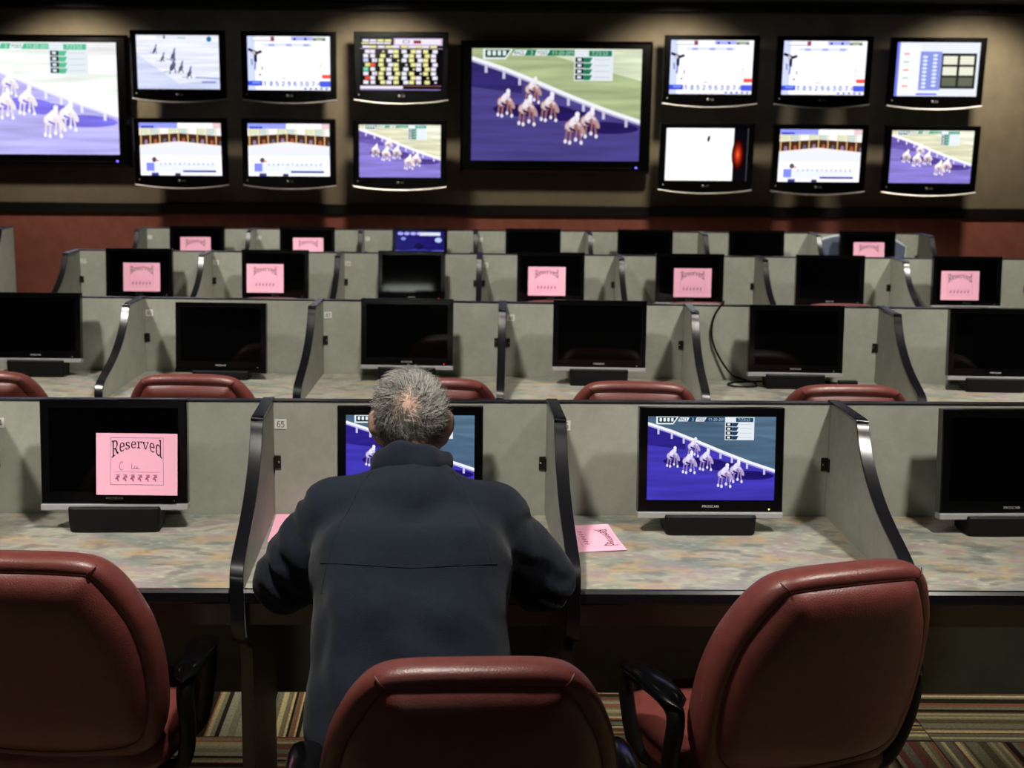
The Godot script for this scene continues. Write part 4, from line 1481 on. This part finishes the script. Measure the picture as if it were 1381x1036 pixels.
func build_person() -> void:
	var o := thing("person", "grey-haired person in navy fleece, seen from behind, leaning over the desk", "person", MAN)
	var cx := -0.068
	var head := Vector3(cx - 0.006, 1.160, 0.590)
	var tilt := -0.20
	var hb := Basis(Vector3(1, 0, 0), Vector3(0, cos(tilt), -sin(tilt)), Vector3(0, sin(tilt), cos(tilt)))   # x, up, back
	var hp := func(x: float, y: float, b: float) -> Vector3: return head + hb * Vector3(x, y, b)
	# --- skull and face
	var skull := [
		[hp.call(0, 0.020, 0.028), hp.call(0, 0.024, -0.022), 0.065, 0.064],
		[hp.call(0.008, 0.0, 0.026), hp.call(0.008, -0.01, -0.03), 0.058, 0.055],
		[hp.call(-0.008, 0.0, 0.026), hp.call(-0.008, -0.01, -0.03), 0.058, 0.055],
		[hp.call(0, -0.045, 0.03), hp.call(0, -0.03, -0.03), 0.052, 0.058],
		[hp.call(0, -0.06, -0.03), hp.call(0, -0.098, -0.068), 0.05, 0.026],
		[hp.call(0.03, -0.06, -0.02), hp.call(0.012, -0.098, -0.062), 0.032, 0.022],
		[hp.call(-0.03, -0.06, -0.02), hp.call(-0.012, -0.098, -0.062), 0.032, 0.022]]
	var face := skull.duplicate()
	face.append_array([
		[hp.call(0, -0.008, -0.096), hp.call(0, -0.042, -0.112), 0.008, 0.013],
		[hp.call(0.014, -0.044, -0.098), hp.call(-0.014, -0.044, -0.098), 0.009, 0.009],
		[hp.call(0.034, 0.008, -0.082), hp.call(0.012, 0.010, -0.092), 0.010, 0.010],
		[hp.call(-0.034, 0.008, -0.082), hp.call(-0.012, 0.010, -0.092), 0.010, 0.010],
		[hp.call(0.020, -0.070, -0.086), hp.call(-0.020, -0.070, -0.086), 0.009, 0.009]])
	for sx: float in [-1.0, 1.0]:
		face.append_array([
			[hp.call(sx * 0.067, -0.055, 0.004), hp.call(sx * 0.074, -0.018, 0.008), 0.008, 0.010],
			[hp.call(sx * 0.074, -0.018, 0.008), hp.call(sx * 0.079, 0.002, 0.018), 0.009, 0.008],
			[hp.call(sx * 0.079, 0.002, 0.018), hp.call(sx * 0.078, -0.020, 0.028), 0.006, 0.006],
			[hp.call(sx * 0.078, -0.020, 0.028), hp.call(sx * 0.068, -0.050, 0.010), 0.006, 0.007]])
	var neck := [[hp.call(0, -0.04, 0.015), Vector3(cx, 1.02, 0.72), 0.058, 0.062]]
	# --- limbs
	var sh := [Vector3(cx - 0.163, 0.955, 0.70), Vector3(cx + 0.165, 0.950, 0.70)]
	var el := [Vector3(cx - 0.283, 0.800, 0.665), Vector3(cx + 0.287, 0.803, 0.660)]
	var wr := [Vector3(cx - 0.135, 0.818, 0.395), Vector3(cx + 0.125, 0.818, 0.395)]
	var body := neck.duplicate()
	for i in 2:
		var sx := -1.0 if i == 0 else 1.0
		body.append_array([
			[Vector3(cx + sx * 0.06, 0.60, 1.05), Vector3(cx + sx * 0.06, 0.72, 0.98), 0.07, 0.07],
			[Vector3(cx + sx * 0.06, 0.72, 0.98), Vector3(cx + sx * 0.07, 0.85, 0.87), 0.07, 0.07],
			[Vector3(cx + sx * 0.07, 0.85, 0.87), Vector3(cx + sx * 0.08, 0.94, 0.77), 0.07, 0.05],
			[Vector3(cx, 0.97, 0.745), sh[i], 0.05, 0.045],
			[sh[i], el[i], 0.055, 0.045], [el[i], wr[i], 0.045, 0.03],
			[Vector3(cx + sx * 0.08, 0.585, 1.04), Vector3(cx + sx * 0.12, 0.56, 0.62), 0.08, 0.055],
			[Vector3(cx + sx * 0.12, 0.56, 0.62), Vector3(cx + sx * 0.14, 0.10, 0.56), 0.055, 0.04]])
	var s := begin()
	net(s, body, 0.014, 55.0, MAN)
	net(s, face + neck, 0.0045, 110.0, MAN)
	for i in 2:
		hand(s, wr[i], -1.0 if i == 0 else 1.0)
	done(s, "body", M.skin, o)
	# --- eyes
	for sx: float in [-1.0, 1.0]:
		s = begin()
		net(s, [[hp.call(sx * 0.030, -0.008, -0.083), hp.call(sx * 0.030, -0.008, -0.0835), 0.0105, 0.0105]], 0.0035, 200.0, MAN)
		done(s, "eye", M.white_plastic, o)
	# --- fleece jacket
	var coat := []
	for i in 2:
		var sx := -1.0 if i == 0 else 1.0
		coat.append_array([
			[Vector3(cx + sx * 0.085, 0.612, 1.055), Vector3(cx + sx * 0.078, 0.66, 1.02), 0.116, 0.120],
			[Vector3(cx + sx * 0.078, 0.66, 1.02), Vector3(cx + sx * 0.074, 0.78, 0.93), 0.120, 0.116],
			[Vector3(cx + sx * 0.074, 0.78, 0.93), Vector3(cx + sx * 0.085, 0.89, 0.83), 0.116, 0.112],
			[Vector3(cx + sx * 0.085, 0.89, 0.83), Vector3(cx + sx * 0.095, 0.935, 0.745), 0.112, 0.084],
			[Vector3(cx + sx * 0.02, 0.995, 0.735), sh[i] + Vector3(sx * 0.005, 0.0, 0.0), 0.076, 0.072],
			[sh[i] + Vector3(sx * 0.005, 0.0, 0.0), (sh[i] + el[i]) / 2 + Vector3(sx * 0.004, 0.004, 0.01), 0.074, 0.068],
			[(sh[i] + el[i]) / 2 + Vector3(sx * 0.004, 0.004, 0.01), el[i], 0.068, 0.062],
			[el[i], (el[i] + wr[i]) / 2 + Vector3(0, 0.004, 0), 0.061, 0.053],
			[(el[i] + wr[i]) / 2 + Vector3(0, 0.004, 0), wr[i], 0.052, 0.044]])
	coat.append([Vector3(cx, 1.005, 0.735), Vector3(cx, 1.045, 0.695), 0.080, 0.070])
	var folds := noise(71, 3.2, 2)
	var ripple := noise(72, 9.0, 2)
	var crease := func(p: Vector3) -> float:
		var x := p.x - cx
		var low := smoothstep(0.96, 0.80, p.y) * smoothstep(0.21, 0.15, absf(x))
		var sleeve := smoothstep(0.19, 0.25, absf(x))
		var u := x * 30.0 + p.y * 13.0 + 2.5 * folds.get_noise_3d(p.x, p.y, p.z)
		var a := low * 0.006 * sin(u * 1.6)
		a += sleeve * 0.006 * sin(p.y * 95.0 + p.z * 40.0 + x * 60.0 + 4.0 * folds.get_noise_3d(p.x * 1.4, p.y * 1.4, p.z * 1.4)) * (0.5 + ripple.get_noise_3d(p.x, p.y, p.z))
		return a + 0.009 * folds.get_noise_3d(p.x * 1.6, p.y * 1.6, p.z * 1.6) + 0.003 * ripple.get_noise_3d(p.x, p.y, p.z)
	s = begin()
	net(s, coat, 0.0095, 60.0, MAN, crease)
	var jacket := done(s, "fleece_jacket", M.fleece, o)
	# stand-up collar, folded over
	s = begin()
	var rings := []
	var cb := Basis(Vector3.RIGHT, -0.62)
	for q: Array in [[0.076, 0.066, -0.030], [0.084, 0.077, -0.012], [0.086, 0.080, 0.008], [0.085, 0.079, 0.026], [0.081, 0.075, 0.036], [0.075, 0.068, 0.036], [0.072, 0.064, 0.022], [0.070, 0.061, -0.02]]:
		var ring := PackedVector3Array()
		for c in 48:
			var a := -TAU * c / 48
			var wob: float = 0.004 * sin(a * 3.0 + q[2] * 60.0) + 0.003 * sin(a * 7.0 + 1.0)
			ring.append(Vector3(cx - 0.004, 1.058, 0.688) - MAN + cb * Vector3(cos(a) * (q[0] + wob), q[2] + 0.5 * wob + (0.012 if sin(a) < 0.0 else 0.0) * absf(sin(a)), sin(a) * (q[1] + wob)))
		rings.append(ring)
	loft(s, rings)
	done(s, "collar", M.fleece, jacket)
	# seams: yoke across the back and the two armholes
	var to_surface := func(from: Vector3, dir: Vector3) -> Vector3:
		var p := from
		for k in 40:
			var dd := field(p, coat, 60.0)
			if dd < 0.045:
				dd += crease.call(p)
			if dd < 0.0005:
				break
			p += dir * dd * 0.8
		return p - MAN
	s = begin()
	var path := []
	for k in 33:
		var x := lerpf(cx - 0.182, cx + 0.176, k / 32.0)
		path.append(to_surface.call(Vector3(x, 0.965 - 0.012 * sin(k / 32.0 * PI) + 0.10, 1.25), Vector3(0, -0.42, -1).normalized()))
	tube(s, path, 0.0010, 5)
	for sx: float in [-1.0, 1.0]:
		path = []
		for k in 15:
			var t := k / 14.0
			path.append(to_surface.call(Vector3(cx + sx * lerpf(0.085, 0.178, pow(t, 0.7)), lerpf(1.36, 1.15, t), lerpf(0.95, 1.15, t)), Vector3(0, -1, -0.75).normalized()))
		tube(s, path, 0.0009, 5)
	done(s, "seams", M.fleece, jacket)
	# --- trousers and shoes
	var legs := []
	for i in 2:
		var sx := -1.0 if i == 0 else 1.0
		legs.append_array([
			[Vector3(cx, 0.60, 1.06), Vector3(cx + sx * 0.085, 0.59, 1.02), 0.11, 0.10],
			[Vector3(cx + sx * 0.085, 0.59, 1.02), Vector3(cx + sx * 0.12, 0.565, 0.62), 0.095, 0.072],
			[Vector3(cx + sx * 0.12, 0.565, 0.62), Vector3(cx + sx * 0.14, 0.12, 0.57), 0.072, 0.058]])
	s = begin()
	net(s, legs, 0.014, 55.0, MAN)
	done(s, "trousers", M.denim, o)
	for sx: float in [-1.0, 1.0]:
		s = begin()
		net(s, [[Vector3(cx + sx * 0.14, 0.05, 0.60), Vector3(cx + sx * 0.15, 0.042, 0.44), 0.05, 0.040], [Vector3(cx + sx * 0.14, 0.05, 0.60), Vector3(cx + sx * 0.14, 0.10, 0.575), 0.05, 0.052]], 0.009, 90.0, MAN)
		done(s, "shoe", M.shoe, o)
	hair(o, skull, head, hb)

func hand(s: SurfaceTool, wrist: Vector3, side: float) -> void:
	# resting on the desk, fingers half curled, thumb inwards
	var fwd := Vector3(-side * 0.45, -0.10, -0.88).normalized()
	var up := Vector3.UP
	var across := fwd.cross(up).normalized()   # to the right of the hand
	up = across.cross(fwd)
	var at := wrist + Vector3(0, -0.012, 0)
	var f := func(a: float, b: float, c: float) -> Vector3: return at + fwd * a + across * b + up * c
	var bones := [
		[f.call(-0.02, 0, 0), f.call(0.03, 0.0, 0.0), 0.024, 0.024],
		[f.call(0.02, 0.015, 0), f.call(0.085, 0.027, 0.0), 0.018, 0.013],
		[f.call(0.02, 0.0, 0), f.call(0.09, 0.008, 0.002), 0.018, 0.013],
		[f.call(0.02, -0.005, 0), f.call(0.088, -0.011, 0.001), 0.018, 0.013],
		[f.call(0.02, -0.015, 0), f.call(0.08, -0.029, -0.002), 0.017, 0.012]]
	for k in 4:
		var b: float = [0.028, 0.009, -0.011, -0.031][k] * -side
		var l: float = [0.040, 0.045, 0.041, 0.031][k]
		var a: float = [0.086, 0.092, 0.089, 0.080][k]
		bones.append_array([
			[f.call(a, b, 0.001), f.call(a + l, b * 1.12, -0.008), 0.0095, 0.0088],
			[f.call(a + l, b * 1.12, -0.008), f.call(a + l * 1.55, b * 1.15, -0.024), 0.0088, 0.008],
			[f.call(a + l * 1.55, b * 1.15, -0.024), f.call(a + l * 1.8, b * 1.15, -0.036), 0.008, 0.007]])
	var t := -side
	bones.append_array([
		[f.call(0.025, 0.018 * t, -0.004), f.call(0.060, 0.045 * t, -0.012), 0.015, 0.0115],
		[f.call(0.060, 0.045 * t, -0.012), f.call(0.092, 0.052 * t, -0.022), 0.0105, 0.0085]])
	net(s, bones, 0.0045, 220.0, MAN)

func hair(o: Node3D, skull: Array, head: Vector3, hb: Basis) -> void:
	rng.seed = 5
	var crown := Vector3(-0.06, 0.62, 0.78).normalized()      # head axes: x, up, back
	var verts := PackedVector3Array()
	var norms := PackedVector3Array()
	var cols := PackedColorArray()
	var ids := PackedInt32Array()
	var lock := noise(81, 9.0, 2)
	var made := 0
	while made < 8600:
		var u := Vector3(rng.randfn(), rng.randfn(), rng.randfn()).normalized()
		# hair line: not on the face, down to the nape
		if u.z < -0.30 + 0.0 * u.y and u.y < 0.62 or u.y < -0.9 or u.y < -0.5 and u.z < 0.2 or u.z < -0.75:
			continue
		if absf(u.x) > 0.72 and u.y < -0.28 + 0.2 * u.z and u.z < 0.25:
			continue
		var away := u.angle_to(crown)
		if away < 0.42 and rng.randf() > 0.45 + 0.55 * smoothstep(0.08, 0.42, away):
			continue
		made += 1
		var p := head + hb * u * 0.16
		var dir := -(hb * u)
		for k in 12:
			var d := field(p, skull, 110.0)
			if absf(d) < 0.0004:
				break
			p += dir * d * 0.9
		var n := -dir
		# combed away from the crown, with a swirl, loose curls and the pull of gravity
		var radial := (u - crown * u.dot(crown)).normalized()
		var swirl := crown.cross(radial)
		var flow := hb * (radial + swirl * 0.55 * (1.0 - away / 3.0) + Vector3(0, -0.25, 0.0))
		var wav := lock.get_noise_3d(u.x, u.y, u.z)
		var wav2 := lock.get_noise_3d(u.z + 5.0, u.x, u.y)
		flow += Vector3(wav, wav2, -wav) * 2.6 + Vector3(rng.randfn(), rng.randfn(), rng.randfn()) * 0.22
		flow = (flow - n * flow.dot(n)).normalized()
		var length := rng.randf_range(0.022, 0.038) * (0.75 + 0.45 * smoothstep(-0.4, 0.4, u.y))
		length *= 1.0 - 0.5 * smoothstep(0.55, 0.85, absf(u.x))
		if away < 0.35:
			length *= 0.75
		var seg := 4
		var r := rng.randf_range(0.00055, 0.0009)
		var silver := clampf(0.56 + 0.22 * u.y + 0.95 * wav2 + rng.randfn() * 0.18, 0.0, 1.0)
		var col := Color(0.030, 0.028, 0.025).lerp(Color(0.46, 0.45, 0.42), silver * silver)
		var first := verts.size()
		var q := p - n * 0.001
		var side := n.cross(flow).normalized()
		for k in seg + 1:
			var t := float(k) / seg
			var rr := r * (1.0 - 0.75 * t)
			for c in 3:
				var a := TAU * c / 3
				var out := side * cos(a) + n * sin(a)
				verts.append(q + out * rr - MAN)
				norms.append(out)
				cols.append(col)
			var rise := 0.62 * (1.0 - t * 1.35)
			q += (flow + n * rise + side * wav * 2.2 * t).normalized() * length / seg
		for k in seg:
			for c in 3:
				var a := first + k * 3 + c
				var b := first + k * 3 + (c + 1) % 3
				ids.append_array([a, a + 3, b, b, a + 3, b + 3])
	var arr := []
	arr.resize(Mesh.ARRAY_MAX)
	arr[Mesh.ARRAY_VERTEX] = verts
	arr[Mesh.ARRAY_NORMAL] = norms
	arr[Mesh.ARRAY_COLOR] = cols
	arr[Mesh.ARRAY_INDEX] = ids
	var m := ArrayMesh.new()
	m.add_surface_from_arrays(Mesh.PRIMITIVE_TRIANGLES, arr)
	m.surface_set_material(0, M.hair)
	put(m, "hair", o)

# ------------------------------------------------------------------ pink cards and other small things
func card(w: float, h: float, name_line: String, at: Vector3, b: Basis, label: String, curl: float) -> void:
	# local: x along the lettering, y up the sheet, z out of the face; origin at the middle of the lower edge
	var o := thing("reserved_card", label, "card", at, 0.0, "pink reserved cards")
	o.basis = b
	var bend := func(u: float, v: float, lift: float) -> Vector3: return Vector3(u, v, curl * (u / w * 2.0) * (u / w * 2.0) * (v / h) + lift)
	var s := begin()
	var front := []
	var rear := []
	for j in 7:
		var a := PackedVector3Array()
		var c := PackedVector3Array()
		for i in 9:
			var u := (-0.5 + i / 8.0) * w
			a.append(bend.call(u, j / 6.0 * h, 0.0))
			c.append(bend.call(u, j / 6.0 * h, -0.0006))
		front.append(a)
		rear.append(c)
	loft(s, front, false)
	rear.reverse()
	loft(s, rear, false)
	done(s, "sheet", M.pink_paper, o)
	s = begin()
	lettering(s, "Reserved", serif, 1.0, func(u: float, v: float) -> Vector3:
		var t := u / (0.5 * 0.62 * w)
		var top := h * (0.915 - 0.02 * t * t)
		var tall := h * (0.155 + 0.15 * t * t)
		return bend.call(u + 0.0, top - (1.0 - v) * tall, 0.0007), w * 0.62)
	done(s, "lettering", M.black_ink, o)
	s = begin()
	var line := func(q: SurfaceTool, x0: float, y0: float, x1: float, y1: float, t: float) -> void:
		var d := Vector2(x1 - x0, y1 - y0)
		var n := Vector2(-d.y, d.x).normalized() * t / 2
		var steps := maxi(1, int(d.length() / (w / 8)))
		for k in steps:
			var a := Vector2(x0, y0) + d * (float(k) / steps)
			var e := Vector2(x0, y0) + d * (float(k + 1) / steps)
			quad(q, bend.call(a.x - n.x, a.y - n.y, 0.0007), bend.call(e.x - n.x, e.y - n.y, 0.0007), bend.call(e.x + n.x, e.y + n.y, 0.0007), bend.call(a.x + n.x, a.y + n.y, 0.0007))
	s.set_smooth_group(-1)
	line.call(s, -0.325 * w, 0.93 * h, 0.325 * w, 0.93 * h, 0.0006)
	line.call(s, -0.325 * w, 0.17 * h, 0.325 * w, 0.17 * h, 0.0006)
	line.call(s, -0.325 * w, 0.17 * h, -0.325 * w, 0.93 * h, 0.0006)
	line.call(s, 0.325 * w, 0.17 * h, 0.325 * w, 0.93 * h, 0.0006)
	line.call(s, -0.28 * w, 0.375 * h, 0.29 * w, 0.375 * h, 0.0005)
	done(s, "border", M.violet_ink, o)
	# little row of horses' heads
	s = begin()
	s.set_smooth_group(-1)
	for k in 6:
		var x := (-0.24 + k * 0.092) * w
		var y := 0.255 * h
		line.call(s, x - 0.022 * w, y, x + 0.01 * w, y + 0.055 * h, 0.004)
		line.call(s, x + 0.01 * w, y + 0.055 * h, x + 0.026 * w, y + 0.03 * h, 0.004)
		line.call(s, x, y + 0.02 * h, x + 0.012 * w, y - 0.03 * h, 0.0035)
		line.call(s, x - 0.02 * w, y + 0.07 * h, x + 0.03 * w, y + 0.07 * h, 0.0018)
	done(s, "horse_row", M.faded_ink, o)
	if name_line != "":
		s = begin()
		s.set_smooth_group(-1)
		var strokes := [[-0.17, 0.53, -0.185, 0.545], [-0.185, 0.545, -0.205, 0.52], [-0.205, 0.52, -0.215, 0.45], [-0.215, 0.45, -0.20, 0.405], [-0.20, 0.405, -0.175, 0.415],
			[-0.06, 0.52, -0.065, 0.42], [-0.065, 0.42, -0.04, 0.43], [-0.04, 0.43, -0.02, 0.475], [-0.02, 0.475, -0.035, 0.44], [-0.035, 0.44, -0.01, 0.425], [-0.01, 0.425, 0.01, 0.47], [0.01, 0.47, -0.005, 0.44], [-0.005, 0.44, 0.035, 0.425]]
		for q: Array in strokes:
			line.call(s, q[0] * w, q[1] * h, q[2] * w, q[3] * h, 0.0009)
		done(s, "handwriting", M.violet_ink, o)

func build_papers() -> void:
	var w := 0.205
	var h := 0.158
	# leaning on the screens
	var lean := func(r: int, turn: float) -> Basis: return Basis(Vector3.UP, -ROW_A[r] + turn) * Basis(Vector3.RIGHT, -0.115)
	card(w, h, "C Lee", row_point(0, -1.083, 0.862, 0.184), lean.call(0, 0.02) * Basis(Vector3(0, 0, 1), -0.012), "pink reserved card with a handwritten name, on the monitor in bay 64", 0.002)
	var third := [[-1.985, "first"], [-1.296, "second"], [0.263, "fourth"], [1.062, "fifth"], [2.515, "seventh"]]
	for q in third:
		card(w, h, "", row_point(2, q[0], 0.862, 0.186), lean.call(2, 0.0), "pink reserved card on the %s monitor of the third row" % q[1], 0.002)
	for q in [[-1.988, "first"], [-1.226, "second"], [2.541, "last"]]:
		card(w, h, "", row_point(3, q[0], 0.868, 0.186), lean.call(3, 0.0), "pink reserved card on the %s monitor of the far row" % q[1], 0.002)
	# lying on the desk
	card(0.20, 0.245, "", row_point(0, -0.645, DESK + 0.001, 0.255), Basis(Vector3.UP, 0.03) * Basis(Vector3.RIGHT, -PI / 2), "pink card lying flat on the desk beside the man's elbow, bay 65", 0.0)
	var turned := Basis(Vector3(0.10, 0, 1).normalized(), Vector3(1, 0, -0.10).normalized(), Vector3.UP)
	card(0.222, 0.122, "", row_point(0, 0.018, DESK + 0.001, 0.222), turned, "pink reserved card lying sideways on the desk of bay 66", 0.003)
	# the paper the man is reading
	var s := begin()
	box(s, Vector3.ZERO, Vector3(0.30, 0.0015, 0.22))
	var p := done(s, "racing_paper", M.white_paper)
	p.position = row_point(0, -0.40, DESK + 0.001, 0.40)
	p.rotation.y = 0.1
	tag(p, "white paper on the desk under the man's forearms", "paper")

func build_small_things() -> void:
	# loose cable in the second row
	var s := begin()
	var pts := []
	for q: Vector3 in [Vector3(0.84, 1.076, -0.03), Vector3(0.835, 1.083, 0.0), Vector3(0.80, 1.03, 0.014), Vector3(0.792, 0.95, 0.012), Vector3(0.82, 0.87, 0.014), Vector3(0.88, 0.79, 0.03), Vector3(0.96, DESK + 0.004, 0.06), Vector3(0.955, DESK + 0.004, 0.15), Vector3(0.88, DESK + 0.004, 0.165), Vector3(0.85, DESK + 0.004, 0.12), Vector3(0.89, DESK + 0.004, 0.07), Vector3(1.0, DESK + 0.004, 0.045), Vector3(1.15, DESK + 0.004, 0.04), Vector3(1.30, DESK + 0.004, 0.06)]:
		pts.append(row_point(1, q.x, q.y, q.z))
	tube(s, smooth_path(pts, 8), 0.0042, 8)
	var cable := thing("power_cable", "black cable hanging over the panel and looped on the desk, second row", "cable")
	done(s, "cord", M.black_matte, cable)
	s = begin()
	box(s, row_point(1, 1.34, DESK + 0.009, 0.065), Vector3(0.08, 0.017, 0.022), 0.004)
	done(s, "plug", M.black_matte, cable)
	# blue-grey padded back standing behind the last monitor of the far row
	var o := thing("padded_cushion", "blue-grey padded cushion with pale edge behind the last far row monitor", "cushion", row_point(3, 2.50, DESK, 0.035), -ROW_A[3])
	s = begin()
	var prof := PackedVector2Array()
	for k in 25:
		var u := -1.0 + k / 12.0
		prof.append(Vector2(u * 0.325, 0.30 - 0.075 * pow(absf(u), 3.0)))
	prof.append_array([Vector2(0.325, 0.001), Vector2(-0.325, 0.001)])
	prism(s, prof, 0.04, func(u: float, v: float, q: float) -> Vector3: return Vector3(u, v, q), 0.01)
	done(s, "cover", M.blue_fabric, o)
	s = begin()
	var path := []
	for k in 25:
		path.append(Vector3(prof[k].x, prof[k].y + 0.001, 0.006))
	tube(s, path, 0.008, 8)
	done(s, "edge_piping", M.pale_piping, o)
